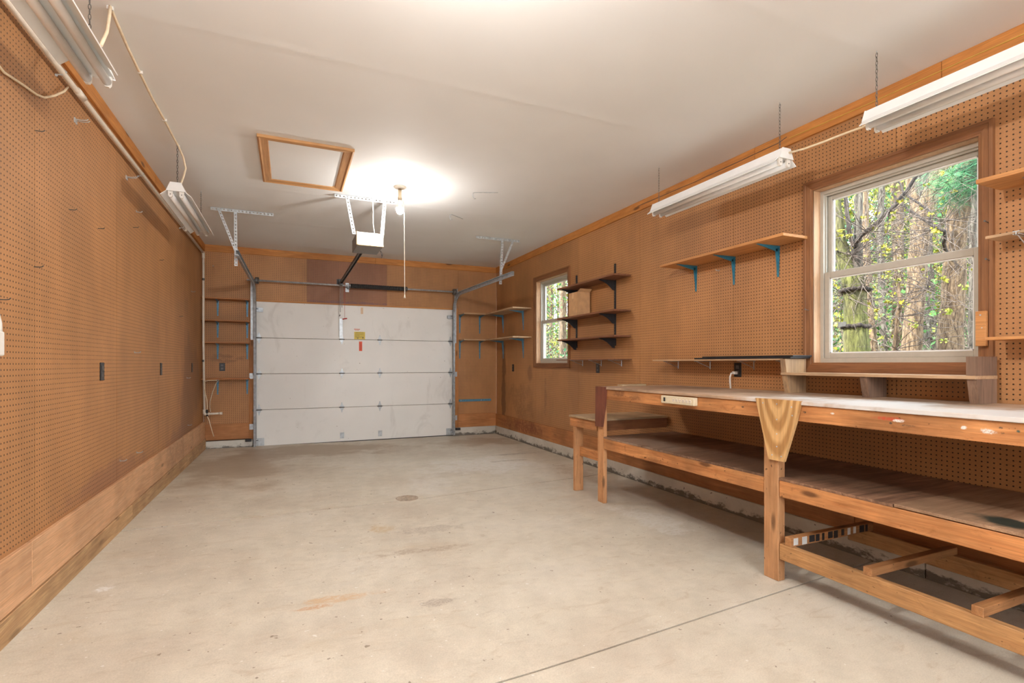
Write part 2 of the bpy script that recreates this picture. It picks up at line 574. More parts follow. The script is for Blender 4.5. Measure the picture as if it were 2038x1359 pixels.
def mat_ceiling():
    t = NT('ceiling_paint')
    n = t.noise(t.obj(), 0.8, 3)
    n2 = t.noise(t.scaled(t.obj(), (3, 0.6, 1)), 1.4, 4, 0.6)
    col = t.mix(1.0, (0.84, 0.85, 0.855), t.rng(n, 0.3, 0.7, 0.96, 1.02), 'MULTIPLY')
    # taped seams: shallow ridges across the room
    sp = t.n('ShaderNodeSeparateXYZ')
    t.l(t.obj(), sp.inputs[0])
    fy = t.math('ABSOLUTE', t.math('SUBTRACT', t.math('FRACT', t.math('DIVIDE', t.math('ADD', sp.outputs['Y'], 0.1), 1.22)), 0.5))
    seam = t.rng(fy, 0.0, 0.05, 1, 0)
    t.bump(t.math('ADD', t.math('MULTIPLY', seam, 0.7), t.math('MULTIPLY', n2, 0.6)), 0.18, 0.012)
    return t.done(col, 0.75)


def mat_concrete():
    t = NT('floor_concrete')
    p = t.obj()
    n1 = t.noise(p, 0.9, 5, 0.6)
    n2 = t.noise(p, 7, 5, 0.65)
    n3 = t.noise(p, 160, 2, 0.6)
    n4 = t.noise(t.scaled(p, (1.0, 3.2, 1)), 1.1, 5, 0.6, 0.8)
    col = t.ramp(n1, [(0.30, (0.55, 0.48, 0.39)), (0.5, (0.645, 0.59, 0.49)), (0.72, (0.715, 0.665, 0.575))])
    col = t.mix(1.0, col, t.rng(n2, 0.3, 0.7, 0.93, 1.05), 'MULTIPLY')
    col = t.mix(1.0, col, t.rng(n3, 0.3, 0.7, 0.93, 1.06), 'MULTIPLY')
    col = t.mix(t.rng(n4, 0.56, 0.72, 0, 0.30), col, (0.50, 0.385, 0.25))
    sc1 = t.noise(t.scaled(p, (1.0, 2.6, 1)), 5.5, 6, 0.7, 1.5)
    col = t.mix(t.rng(sc1, 0.52, 0.72, 0, 0.34), col, (0.40, 0.295, 0.19))
    sc2 = t.noise(t.scaled(p, (1.0, 2.0, 1)), 2.6, 6, 0.7, 1.0)
    col = t.mix(t.rng(sc2, 0.55, 0.7, 0, 0.35), col, (0.70, 0.64, 0.55))
    fl = t.noise(p, 26, 2, 0.5)
    col = t.mix(t.rng(fl, 0.71, 0.75, 0, 0.75), col, (0.20, 0.14, 0.09))
    fl2 = t.noise(t.scaled(p, (1, 1.2, 1)), 33, 1, 0.5)
    col = t.mix(t.rng(fl2, 0.75, 0.78, 0, 0.7), col, (0.80, 0.78, 0.74))
    brown, grey, rust, whit = (0.42, 0.32, 0.22), (0.33, 0.27, 0.22), (0.62, 0.38, 0.17), (0.80, 0.78, 0.745)
    z = 0.0
    col = t.stains(col, [
        ((0.3, 7.6, z), (1.3, 0.7, 1), brown, 0.85, 1.4),
        ((-0.6, 6.6, z), (0.7, 1.3, 1), brown, 0.7, 1.6),
        ((2.7, 7.4, z), (0.9, 0.5, 1), brown, 0.6, 2.0),
        ((2.1, 5.7, z), (0.75, 0.55, 1), whit, 0.55, 4.0),
        ((1.3, 5.0, z), (0.3, 0.5, 1), whit, 0.35, 4.5),
        ((2.55, 3.2, z), (0.22, 0.45, 1), whit, 0.45, 6.0),
        ((2.75, 6.25, z), (0.42, 0.05, 1), grey, 0.75, 6.0),
        ((2.5, 5.85, z), (0.35, 0.04, 1), grey, 0.55, 7.0),
        ((2.95, 4.9, z), (0.25, 0.5, 1), brown, 0.5, 5.0),
        ((0.61, 3.78, z), (0.12, 0.09, 1), (0.52, 0.36, 0.16), 0.6, 9.0),
        ((0.95, 3.65, z), (0.26, 0.10, 1), grey, 0.45, 14.0),
        ((0.78, 3.25, z), (0.36, 0.06, 1), (0.40, 0.31, 0.22), 0.7, 8.0),
        ((0.68, 2.51, z), (0.13, 0.05, 1), grey, 0.7, 18.0),
        ((0.24, 2.72, z), (0.26, 0.045, 1), rust, 0.6, 9.0),
        ((0.10, 2.66, z), (0.10, 0.025, 1), (0.55, 0.28, 0.11), 0.7, 11.0),
        ((-0.88, 3.25, z), (0.05, 0.05, 1), (0.85, 0.85, 0.83), 0.9, 12.0)])
    t.bump(t.math('ADD', n3, t.math('MULTIPLY', n2, 0.6)), 0.12, 0.004)
    return t.done(col, t.rng(n1, 0.3, 0.7, 0.62, 0.5))


def mat_curb():
    t = NT('curb_concrete')
    p = t.obj()
    n1 = t.noise(p, 3.0, 5, 0.65)
    n3 = t.noise(t.scaled(p, (1, 1, 2.2)), 9, 5, 0.7)
    sp = t.n('ShaderNodeSeparateXYZ')
    t.l(p, sp.inputs[0])
    col = t.ramp(n1, [(0.3, (0.54, 0.51, 0.45)), (0.7, (0.70, 0.68, 0.62))])
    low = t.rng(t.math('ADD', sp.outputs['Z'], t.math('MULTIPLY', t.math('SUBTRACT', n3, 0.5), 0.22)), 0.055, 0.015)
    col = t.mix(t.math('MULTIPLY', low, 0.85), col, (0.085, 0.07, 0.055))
    sp2 = t.noise(p, 24, 2)
    col = t.mix(t.rng(sp2, 0.70, 0.74, 0, 0.8), col, (0.10, 0.09, 0.08))
    t.bump(n3, 0.25, 0.008)
    return t.done(col, 0.85)


def mat_door():
    t = NT('garage_door_paint')
    p = t.obj()
    n = t.noise(p, 0.9, 4)
    col = t.mix(1.0, (0.86, 0.845, 0.81), t.rng(n, 0.3, 0.7, 0.95, 1.02), 'MULTIPLY')
    sm = t.noise(t.scaled(p, (2, 1, 1)), 1.6, 5, 0.65, 1.0)
    col = t.mix(t.rng(sm, 0.56, 0.72, 0, 0.30), col, (0.56, 0.54, 0.50))
    fl = t.noise(p, 30, 2)
    col = t.mix(t.rng(fl, 0.755, 0.775, 0, 0.8), col, (0.15, 0.12, 0.10))
    return t.done(col, 0.45)


def mat_glass():
    m = bpy.data.materials.new('window_glass')
    m.use_nodes = True
    nt = m.node_tree
    nt.nodes.clear()
    out = nt.nodes.new('ShaderNodeOutputMaterial')
    mx = nt.nodes.new('ShaderNodeMixShader')
    tr = nt.nodes.new('ShaderNodeBsdfTransparent')
    gl = nt.nodes.new('ShaderNodeBsdfGlossy')
    gl.inputs['Roughness'].default_value = 0.02
    tr.inputs['Color'].default_value = (0.97, 0.985, 0.975, 1)
    lw = nt.nodes.new('ShaderNodeLayerWeight')
    pw = nt.nodes.new('ShaderNodeMath')
    pw.operation = 'POWER'
    pw.inputs[1].default_value = 4.0
    ad = nt.nodes.new('ShaderNodeMath')
    ad.operation = 'MULTIPLY_ADD'
    ad.inputs[1].default_value = 0.5
    ad.inputs[2].default_value = 0.025
    nt.links.new(lw.outputs['Facing'], pw.inputs[0])
    nt.links.new(pw.outputs[0], ad.inputs[0])
    nt.links.new(ad.outputs[0], mx.inputs[0])
    nt.links.new(tr.outputs[0], mx.inputs[1])
    nt.links.new(gl.outputs[0], mx.inputs[2])
    nt.links.new(mx.outputs[0], out.inputs[0])
    return m


def mat_emit(name, strength):
    t = NT(name)
    t.bsdf.inputs['Base Color'].default_value = (1, 1, 1, 1)
    t.bsdf.inputs['Emission Color'].default_value = (*BULB_COLOR, 1)
    t.bsdf.inputs['Emission Strength'].default_value = strength
    return t.m


M['ceiling'] = mat_ceiling()
M['concrete'] = mat_concrete()
M['curb'] = mat_curb()
M['door'] = mat_door()
M['glass'] = mat_glass()
M['bulb_far'] = mat_emit('lit_bulb', FAR_BULB)
M['bulb_near'] = mat_emit('lit_bulb_strong', NEAR_BULB)
M['bounce_slab'] = plain('bounce_concrete', (0.52, 0.50, 0.46), 0.9, 0, 0.1, 6)
M['drywall'] = plain('drywall', (0.70, 0.66, 0.60), 0.8, 0, 0.03, 3)

# ================================================================== THE SETTING
# ---- floor: base under the joints, three slabs that fall to the drain
fl = thing('floor', 'beige concrete garage floor cast in slabs with narrow joints', None, kind='structure')
part('joint_filler', B().box(XL - 0.1, XR + 0.1, YF - 0.1, YB + 0.12, -0.12, -0.012), M['groove'], fl)


def joint_y(k, x):
    return (1.785 + 0.078 * (x - 0.74)) if k == 0 else (4.43 + 0.10 * (x - 0.2))


def slab(lo, hi):
    b = B()
    NX, NY = 22, 12
    g = 0.0055
    rows = []
    for i in range(NX + 1):
        x = XL - 0.05 + (XR - XL + 0.1) * i / NX
        y0 = YF if lo is None else joint_y(lo, x) + g * (1.6 if lo else 1.0)
        y1 = YB + 0.08 if hi is None else joint_y(hi, x) - g * (1.6 if hi else 1.0)
        rows.append([b.bm.verts.new((x, y0 + (y1 - y0) * j / NY, floor_z(x, y0 + (y1 - y0) * j / NY))) for j in range(NY + 1)])
    for i in range(NX):
        for j in range(NY):
            b.bm.faces.new((rows[i][j], rows[i + 1][j], rows[i + 1][j + 1], rows[i][j + 1]))
    ring = [rows[i][0] for i in range(NX + 1)], [rows[i][NY] for i in range(NX + 1)]
    for r_ in ring:
        low = [b.bm.verts.new((v.co.x, v.co.y, -0.02)) for v in r_]
        for i in range(NX):
            b.bm.faces.new((r_[i], r_[i + 1], low[i + 1], low[i]))
    return b


for lo, hi in ((None, 0), (0, 1), (1, None)):
    part('floor_slab', slab(lo, hi), M['concrete'], fl)

# ---- ceiling with the hole-less hatch area
solo('ceiling', B().box(XL - 0.2, XR + 0.2, YF - 0.2, YB + 0.2, H, H + 0.12), M['ceiling'],
     'off-white painted drywall ceiling with faint taped seams', kind='structure', origin=(0, 0, 0))

# ---- windows: openings in the right wall
WIN = [(1.405, 2.455), (5.700, 6.750)]
WZ0, WZ1 = 1.149, 2.461
CAS = 0.066


def cut_boxes(b, x0, x1, ya, yb, za, zb, holes):
    """wall sheet between ya..yb, za..zb minus the rectangular holes"""
    ys = sorted({ya, yb, *[min(max(v, ya), yb) for h in holes for v in h[:2]]})
    for y0, y1 in zip(ys, ys[1:]):
        if y1 - y0 < 1e-5:
            continue
        ym = (y0 + y1) / 2
        hs = [h for h in holes if h[0] < ym < h[1]]
        if hs:
            h = hs[0]
            if h[2] > za:
                b.box(x0, x1, y0, y1, za, min(h[2], zb))
            if h[3] < zb:
                b.box(x0, x1, y0, y1, max(h[3], za), zb)
        else:
            b.box(x0, x1, y0, y1, za, zb)
    return b


holes = [(a + CAS - 0.012, c - CAS + 0.012, WZ0 + CAS - 0.012, WZ1 - CAS + 0.012) for a, c in WIN]
wr = thing('wall_right', 'brown pegboard wall with two windows above the workbench', None, kind='structure')
part('wall_core', cut_boxes(B(), XR + 0.008, XR + 0.16, YF - 0.15, YB + 0.16, 0.0, H, holes), M['stud'], wr)
seams = [YF, -1.76, -0.55, 0.66, 1.87, 3.08, 4.29, 5.50, 6.71, 7.92, YB]
for a, c in zip(seams, seams[1:]):
    part('pegboard_panel', cut_boxes(B(), XR, XR + 0.007, a + 0.0012, c - 0.0012, BASE_Z - 0.01, BOARD_Z + 0.02, holes), M['peg_right'], wr)
wl = thing('wall_left', 'long brown pegboard wall with vertical panel seams', None, kind='structure')
part('wall_core', B().box(XL - 0.16, XL - 0.008, YF - 0.15, YB + 0.16, 0.0, H), M['stud'], wl)
seams = [YF, -1.82, -0.60, 0.62, 1.85, 3.088, 4.33, 5.57, 6.81, YB]
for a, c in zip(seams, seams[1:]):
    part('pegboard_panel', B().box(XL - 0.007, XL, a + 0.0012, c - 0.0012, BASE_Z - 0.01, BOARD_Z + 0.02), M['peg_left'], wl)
wb_ = thing('wall_back', 'brown pegboard wall around the white garage door', None, kind='structure')
DX0, DX1, DZ = -0.472, 2.535, 2.122
b = B()
b.box(XL, DX0, YB + 0.007, YB + 0.022, 0, H).box(DX1, XR, YB + 0.007, YB + 0.022, 0, H).box(DX0, DX1, YB + 0.007, YB + 0.022, DZ, H)
part('wall_core', b, M['stud'], wb_)
for a, c, z0, mt in ((XL, -0.523, BASE_Z - 0.01, 'peg_back'), (-0.523, 0.249, DZ, 'peg_back'), (0.249, 0.70, DZ, 'peg_red'), (0.70, 0.884, DZ, 'peg_red'),
                     (0.884, 1.429, DZ, 'peg_red'), (1.429, 2.614, DZ, 'peg_back'), (2.614, XR, BASE_Z - 0.01, 'peg_back')):
    part('pegboard_panel', B().box(a + 0.001, c - 0.001, YB, YB + 0.007, z0, BOARD_Z + 0.02), M[mt], wb_)
for a, c in ((-0.523, -0.468), (2.533, 2.612)):
    part('door_jamb', B().box(a, c, YB - 0.02, YB + 0.02, 0.09, DZ + 0.01, 0.002), M['post_z'], wb_)
part('head_jamb', B().box(-0.47, 2.535, YB - 0.004, YB + 0.02, DZ - 0.012, DZ + 0.004), M['board_x'], wb_)
OX0, OX1, OZ0, OZ = -0.85, 3.05, 1.0, 2.5      # unseen opening behind the camera, added to let in daylight fill
solo('wall_front', B().box(XL - 0.1, OX0, YF - 0.15, YF, 0, H).box(OX1, XR + 0.1, YF - 0.15, YF, 0, H).box(OX0, OX1, YF - 0.15, YF, OZ, H).box(OX0, OX1, YF - 0.15, YF, 0, OZ0), M['drywall'],
     'pale drywall end wall behind the camera with a wide opening added for daylight fill', kind='structure', origin=(0, 0, 0))
solo('bounce_floor', B().box(-9, 12, YF - 14, YF - 0.02, -0.15, -0.02), M['bounce_slab'], 'pale ground slab added outside the end wall to bounce daylight indoors', kind='structure', origin=(0, 0, 0))  # unseen slab, added to bounce daylight through the end wall opening

# ---- boards under the ceiling
tr = thing('trim_1', 'orange pine board along the top of the left wall', None, kind='structure')
for a, c in ((YF, 2.2), (2.2, 5.35), (5.35, YB - 0.021)):
    part('board', B().box(XL, XL + 0.020, a + 0.001, c - 0.001, BOARD_Z, H, 0.002), M['board_y'], tr)
tr = thing('trim_2', 'orange pine board along the top of the garage door wall', None, kind='structure')
for a, c in ((XL, 1.25), (1.25, XR)):
    part('board', B().box(a, c - 0.001, YB - 0.020, YB, BOARD_Z, H, 0.002), M['board_x'], tr)
tr = thing('trim_3', 'orange pine board along the top of the right wall', None, kind='structure')
for a, c in ((YF, 1.63), (1.63, 2.86), (2.86, 6.37), (6.37, YB - 0.021)):
    part('board', B().box(XR - 0.020, XR, a + 0.001, c - 0.001, BOARD_Z, H, 0.002), M['board_y'], tr)

# ---- baseboards and the concrete curb
bl = thing('baseboard_left', 'wide pale pine baseboard above a knotty sill plank', None, kind='structure')
for a, c in ((YF, 3.0), (3.0, 6.6), (6.6, YB)):
    part('board', B().box(XL, XL + 0.022, a + 0.001, c - 0.001, 0.165, 0.40, 0.003), M['base_l'], bl)
for a, c in ((YF, 4.6), (4.6, YB)):
    part('sill_plank', B().box(XL - 0.01, XL + 0.030, a + 0.001, c - 0.001, 0.0, 0.163, 0.003), M['sill_l'], bl)
bb = thing('baseboard_back', 'orange wood baseboards either side of the garage door', None, kind='structure')
for a, c in ((XL + 0.022, -0.523), (2.614, XR - 0.02)):
    part('board', B().box(a, c, YB - 0.018, YB, CURB_Z, 0.36, 0.002), M['base_b'], bb)
br = thing('baseboard_right', 'water-stained reddish baseboard above the concrete curb', None, kind='structure')
for a, c in ((YF, 2.1), (2.1, 5.0), (5.0, YB)):
    part('board', B().box(XR - 0.020, XR, a + 0.001, c - 0.001, CURB_Z, BASE_Z, 0.002), M['base_r'], br)
solo('curb_trim_1', B().box(XR - 0.032, XR + 0.05, YF, 1.70, -0.01, CURB_Z, 0.004).box(XR - 0.032, XR + 0.05, 1.705, YB, -0.01, CURB_Z, 0.004), M['curb'],
     'low dirty concrete curb along the right wall', kind='structure', origin=(0, 0, 0))
solo('curb_trim_2', B().box(XL + 0.03, -0.478, YB - 0.03, YB + 0.05, -0.01, CURB_Z - 0.015, 0.004), M['curb'],
     'short concrete curb left of the garage door', kind='structure', origin=(0, 0, 0))
solo('curb_trim_3', B().box(2.545, XR - 0.032, YB - 0.03, YB + 0.05, -0.01, CURB_Z, 0.004), M['curb'],
     'short concrete curb right of the garage door', kind='structure', origin=(0, 0, 0))

# ---- windows: double hung, stepped brown casing
def window(name, ya, yb, label):
    t = thing(name, label, None, kind='structure')
    z0, z1 = WZ0, WZ1
    # mitred casing with a stepped profile (raised outer band)
    prof = [(0.0, 0.022), (0.016, 0.022), (0.020, 0.017), (0.050, 0.014), (0.056, 0.010), (CAS, 0.009)]

    def cas(side):
        b = B()
        rows = []
        for d, th in prof + [(CAS, 0.0), (0.0, 0.0)]:
            if side == 'top':
                e = [(ya + d, z1 - d), (yb - d, z1 - d)]
            elif side == 'bottom':
                e = [(ya + d, z0 + d), (yb - d, z0 + d)]
            elif side == 'near':
                e = [(ya + d, z0 + d), (ya + d, z1 - d)]
            else:
                e = [(yb - d, z0 + d), (yb - d, z1 - d)]
            rows.append([b.bm.verts.new((XR - th, y, z)) for y, z in e])
        n = len(rows)
        for i in range(n):
            a_, c_ = rows[i], rows[(i + 1) % n]
            b.bm.faces.new((a_[0], a_[1], c_[1], c_[0]))
        b.bm.faces.new([r_[0] for r_ in rows])
        b.bm.faces.new([r_[1] for r_ in rows][::-1])
        return b
    for sd in ('top', 'bottom'):
        part('casing_board', cas(sd), M['casing_y'], t)
    for sd in ('near', 'far'):
        part('casing_board', cas(sd), M['casing_z'], t)
    # jamb liners
    ja, jb, k0, k1 = ya + CAS, yb - CAS, z0 + CAS, z1 - CAS
    for bx in (B().box(XR - 0.005, XR + 0.16, ja - 0.012, ja, k0, k1), B().box(XR - 0.005, XR + 0.16, jb, jb + 0.012, k0, k1),
               B().box(XR - 0.005, XR + 0.16, ja, jb, k1, k1 + 0.012), B().box(XR - 0.005, XR + 0.16, ja, jb, k0 - 0.012, k0)):
        part('jamb_liner', bx, M['jamb'], t)
    # vinyl frame
    fx0, fx1 = XR + 0.065, XR + 0.15
    fr = B()
    fr.box(fx0, fx1, ja, ja + 0.022, k0, k1).box(fx0, fx1, jb - 0.022, jb, k0, k1)
    fr.box(fx0, fx1, ja + 0.022, jb - 0.022, k1 - 0.026, k1).box(fx0, fx1, ja + 0.022, jb - 0.022, k0, k0 + 0.030)
    fr.box(fx0 + 0.02, fx0 + 0.03, ja + 0.022, ja + 0.03, k0, k1).box(fx0 + 0.02, fx0 + 0.03, jb - 0.03, jb - 0.022, k0, k1)
    fr.box(fx0 + 0.018, fx0 + 0.028, ja + 0.022, jb - 0.022, k1 - 0.036, k1 - 0.026)
    part('window_frame', fr, M['vinyl'], t)
    zm = 1.812

    def sash(nm, x0, za, zb, top, bot, side):
        s0, s1 = ja + 0.024, jb - 0.024
        b = B()
        b.box(x0, x0 + 0.03, s0, s0 + side, za, zb, 0.002).box(x0, x0 + 0.03, s1 - side, s1, za, zb, 0.002)
        b.box(x0, x0 + 0.03, s0 + side, s1 - side, zb - top, zb, 0.002).box(x0, x0 + 0.03, s0 + side, s1 - side, za, za + bot, 0.002)
        o = part(nm, b, M['vinyl'], t)
        bead = B()
        e = 0.007
        ga, gb, g0, g1 = s0 + side, s1 - side, za + bot, zb - top
        bead.box(x0 + 0.008, x0 + 0.024, ga, ga + e, g0, g1).box(x0 + 0.008, x0 + 0.024, gb - e, gb, g0, g1)
        bead.box(x0 + 0.008, x0 + 0.024, ga, gb, g0, g0 + e).box(x0 + 0.008, x0 + 0.024, ga, gb, g1 - e, g1)
        part('glazing_bead', bead, M['vinyl_w'], o)
        part('pane', B().box(x0 + 0.013, x0 + 0.017, ga + 0.001, gb - 0.001, g0 + 0.001, g1 - 0.001), M['glass'], o)
    sash('lower_sash', XR + 0.075, k0 + 0.030, zm + 0.022, 0.042, 0.034, 0.034)
    sash('upper_sash', XR + 0.108, zm - 0.020, k1 - 0.030, 0.030, 0.040, 0.030)
    return t


win1 = window('window_1', *WIN[0], 'large double-hung window with brown casing above the workbench')
win2 = window('window_2', *WIN[1], 'double-hung window partly behind dark shelves near the garage door')

# ---- garage door: four flush sections, hinges, brackets, stickers
door = thing('door_1', 'white four-section overhead garage door', None, (1.03, 8.28, 0.0), kind='structure')
zs = [0.0, 0.535, 1.059, 1.582, 2.145]
DY = YB + 0.024
secs = []
for a, c in zip(zs, zs[1:]):
    secs.append(part('door_section', B().box(-0.50, 2.565, DY, DY + 0.045, a + 0.0025, c - 0.0025, 0.004), M['door'], door))
part('seam_light_block', B().box(-0.50, 2.565, DY + 0.046, DY + 0.055, 0.0, 2.145), M['stud'], door)  # sheet added behind the sections to stop daylight through the seams
part('bottom_seal', B().box(-0.46, 2.53, DY - 0.004, DY + 0.04, -0.004, 0.012), M['black_plastic'], door)
# hinge: two pointed leaves round a barrel
hb = B()
for s in (1, -1):
    hb.prism([(-0.030, 0.004 * s), (0.030, 0.004 * s), (0.026, 0.022 * s), (0.010, 0.048 * s), (0.006, 0.078 * s), (-0.006, 0.078 * s), (-0.010, 0.048 * s), (-0.026, 0.022 * s)], 'Y', -0.006, 0.0)
hinge_me = shared('hinge', hb, M['galv'])
kn = B().tube([(-0.040, -0.009, 0), (0.040, -0.009, 0)], 0.0075, 8).box(-0.022, 0.022, -0.020, -0.006, -0.010, 0.010)
hinge_me.materials.append(M['dark_steel'])
_b = bmesh.new()
_b.from_mesh(hinge_me)
_n = len(_b.faces)
_k = bpy.data.meshes.new('knuckle')
bmesh.ops.recalc_face_normals(kn.bm, faces=kn.bm.faces)
kn.bm.to_mesh(_k)
_b.from_mesh(_k)
for _i, _f in enumerate(_b.faces):
    if _i >= _n:
        _f.material_index = 1
_b.to_mesh(hinge_me)
for i, z in enumerate(zs[1:4]):
    for x in (0.748, 1.322):
        inst('hinge', hinge_me, secs[i], (x, DY, z))
    for x, sg in ((-0.398, -1), (2.482, 1)):
        inst('hinge', hinge_me, secs[i], (x, DY, z))
rb = B()
rb.tube([(0, 0, 0), (0.062, 0, 0)], 0.005, 6).lathe([(0.018, 0.052), (0.021, 0.056), (0.021, 0.066), (0.018, 0.07)], (0, 0, 0), 12, 'X')
roller_me = shared('roller', rb, M['dark_steel'])
for z in (0.10, *zs[1:4], 2.0):
    o = inst('roller', roller_me, door, (-0.405, YB - 0.03, z), math.pi)
    o = inst('roller', roller_me, door, (2.47, YB - 0.03, z))
bb_ = B().box(-0.03, 0.03, -0.005, 0, -0.05, 0.04).box(-0.018, 0.018, -0.016, -0.005, 0.0, 0.028).box(-0.024, 0.024, -0.03, -0.005, 0.034, 0.04)
brk_me = shared('bottom_bracket', bb_, M['galv'])
for x in (0.752, 1.327):
    inst('bottom_bracket', brk_me, secs[0], (x, DY, 0.105))
cb = B().box(-0.055, 0.045, -0.006, 0, -0.06, 0.05).box(-0.055, -0.03, -0.05, -0.006, -0.03, 0.03)
cb_me = shared('corner_bracket', cb, M['galv'])
inst('corner_bracket', cb_me, secs[0], (-0.375, DY, 0.075))
inst('corner_bracket', cb_me, secs[0], (2.455, DY, 0.075), 0, (-1, 1, 1))
tb = B().box(-0.05, 0.05, -0.04, 0, -0.022, 0.022).box(-0.05, 0.05, -0.045, -0.04, -0.03, 0.03)
tb_me = shared('top_bracket', tb, M['track'])
inst('top_bracket', tb_me, secs[3], (-0.395, DY, 1.985))
inst('top_bracket', tb_me, secs[3], (2.475, DY, 1.985))
M['sticker_y'] = plain('yellow_sticker', (0.74, 0.56, 0.08), 0.5, 0, 0.05)
M['sticker_r'] = plain('red_sticker', (0.80, 0.10, 0.03), 0.5, 0, 0.05)
M['sticker_p'] = plain('faded_sticker', (0.78, 0.58, 0.40), 0.6, 0, 0.05)
M['ink'] = plain('faded_ink', (0.30, 0.24, 0.06), 0.6)
M['ink_r'] = plain('red_ink', (0.62, 0.20, 0.12), 0.6)
M['ink_d'] = plain('dark_red_ink', (0.45, 0.03, 0.02), 0.6)
sy = part('warning_sticker', B().box(0.932, 1.095, DY - 0.0012, DY, 1.588, 1.705), M['sticker_y'], door, 'yellow printed warning sticker')
b = B()
for k, (u0, u1) in enumerate(((0.02, 0.14), (0.012, 0.15), (0.012, 0.13), (0.012, 0.15), (0.012, 0.08), (0.012, 0.145), (0.012, 0.10))):
    b.box(0.932 + u0, 0.932 + u1, DY - 0.0018, DY - 0.001, 1.694 - k * 0.0135, 1.6985 - k * 0.0135)
b.lathe([(0.014, 0), (0.014, 0.0008)], (1.062, DY - 0.0019, 1.612), 14, 'Y').lathe([(0.012, 0), (0.012, 0.0008)], (0.985, DY - 0.0019, 1.606), 14, 'Y')
part('printed_lines', b, M['ink'], sy)['kind'] = 'stuff'
sr = part('red_sticker', B().box(1.004, 1.052, DY - 0.0012, DY, 1.405, 1.553), M['sticker_r'], door, 'upright red sticker with small print')
b = B()
for k in range(3):
    b.box(1.013 + k * 0.012, 1.0165 + k * 0.012, DY - 0.0018, DY - 0.001, 1.418 + k * 0.006, 1.54 - k * 0.008)
part('printed_lines', b, M['ink_d'], sr)['kind'] = 'stuff'
sf = part('faded_print', B().box(0.926, 1.02, DY - 0.001, DY, 1.718, 1.752), M['door'], door)
b = B().box(0.93, 1.018, DY - 0.0018, DY - 0.0005, 1.738, 1.750).box(0.94, 1.005, DY - 0.0018, DY - 0.0005, 1.723, 1.730)
part('printed_lines', b, M['ink_r'], sf)['kind'] = 'stuff'
part('faded_sticker', B().box(1.030, 1.066, DY - 0.0012, DY, 1.985, 2.085), M['sticker_p'], door)

# ---- attic hatch on the ceiling
ht = thing('attic_hatch', 'square attic hatch with stained wood trim in the ceiling', 'hatch', (0.127, 4.625, H))
hx0, hx1, hy0, hy1 = -0.213, 0.467, 4.118, 5.133
prof = [(0.0, 0.0006), (0.0, 0.020), (0.012, 0.024), (0.022, 0.018), (0.068, 0.012), (0.076, 0.0006)]


def mitre(side):
    b = B()
    rows = []
    for d, th in prof:
        k = {'n': [(hx0 + d, hy0 + d), (hx1 - d, hy0 + d)], 'f': [(hx0 + d, hy1 - d), (hx1 - d, hy1 - d)],
             'l': [(hx0 + d, hy0 + d), (hx0 + d, hy1 - d)], 'r': [(hx1 - d, hy0 + d), (hx1 - d, hy1 - d)]}[side]
        rows.append([b.bm.verts.new((x, y, H - th)) for x, y in k])
    n = len(rows)
    for i in range(n):
        a_, c_ = rows[i], rows[(i + 1) % n]
        b.bm.faces.new((a_[0], a_[1], c_[1], c_[0]))
    b.bm.faces.new([r_[0] for r_ in rows])
    b.bm.faces.new([r_[1] for r_ in rows][::-1])
    return b


for sd, mt in (('n', 'hatch_x'), ('f', 'hatch_x'), ('l', 'hatch_y'), ('r', 'hatch_y')):
    part('trim_board', mitre(sd), M[mt], ht)
part('hatch_panel', B().box(hx0 + 0.07, hx1 - 0.095, hy0 + 0.07, hy1 - 0.07, H - 0.006, H - 0.0005), M['ceiling'], ht)

# ---- floor drain
dr = thing('floor_drain', 'round slotted iron drain set in the concrete floor', 'drain', (0.97, 4.575, 0.0))
part('ring', B().lathe([(0.100, 0.0), (0.100, 0.004), (0.088, 0.005), (0.086, 0.0)], (0.97, 4.575, 0.0), 28), M['drain'], dr)
b = B()
for k in range(-4, 5):
    y = k * 0.018
    hw = math.sqrt(max(0.0, 0.084 ** 2 - y * y))
    b.box(0.97 - hw, 0.97 + hw, 4.575 + y - 0.005, 4.575 + y + 0.005, 0.0, 0.004)
b.box(0.962, 0.978, 4.493, 4.657, 0.0, 0.0042)
part('grate', b, M['drain'], dr)

# ================================================================== WORKBENCH
T, XF = 1.008, 2.49
wk = thing('workbench', 'long rough wooden workbench with lower shelf under the large window', 'workbench', BO)
Y0, Y1, LSZ = 0.05, 3.80, 0.575
for a, c in ((Y0, 2.00), (2.00, Y1)):
    part('tabletop', B().box(XF - 0.012, XR - 0.022, a + 0.001, c - 0.001, T - 0.020, T, 0.002), M['top_ply'], wk)
part('front_rail', B().box(XF, XF + 0.038, Y0, Y1 + 0.0, T - 0.108, T - 0.021, 0.003), M['bench_front'], wk)
part('back_rail', B().box(XR - 0.064, XR - 0.024, Y0, Y1, T - 0.108, T - 0.021, 0.003), M['bench_y'], wk)
for y in (Y0, 1.0, 2.06, 3.0, Y1 - 0.04):
    part('crosspiece', B().box(XF + 0.039, XR - 0.065, y, y + 0.038, T - 0.10, T - 0.021), M['bench_old'], wk)
for y in (0.25, 2.008, 3.728):
    part('leg', B().box(XF - 0.001, XF + 0.037, y, y + 0.090, 0.0, T - 0.112, 0.003) if y != 2.008 else
         B().box(XF - 0.004, XF + 0.050, 2.006, 2.100, 0.0, T - 0.112, 0.003), M['bench_z'], wk)
part('wall_ledger', B().box(XR - 0.060, XR - 0.0245, Y0, Y1, LSZ - 0.104, LSZ - 0.016), M['bench_y'], wk)
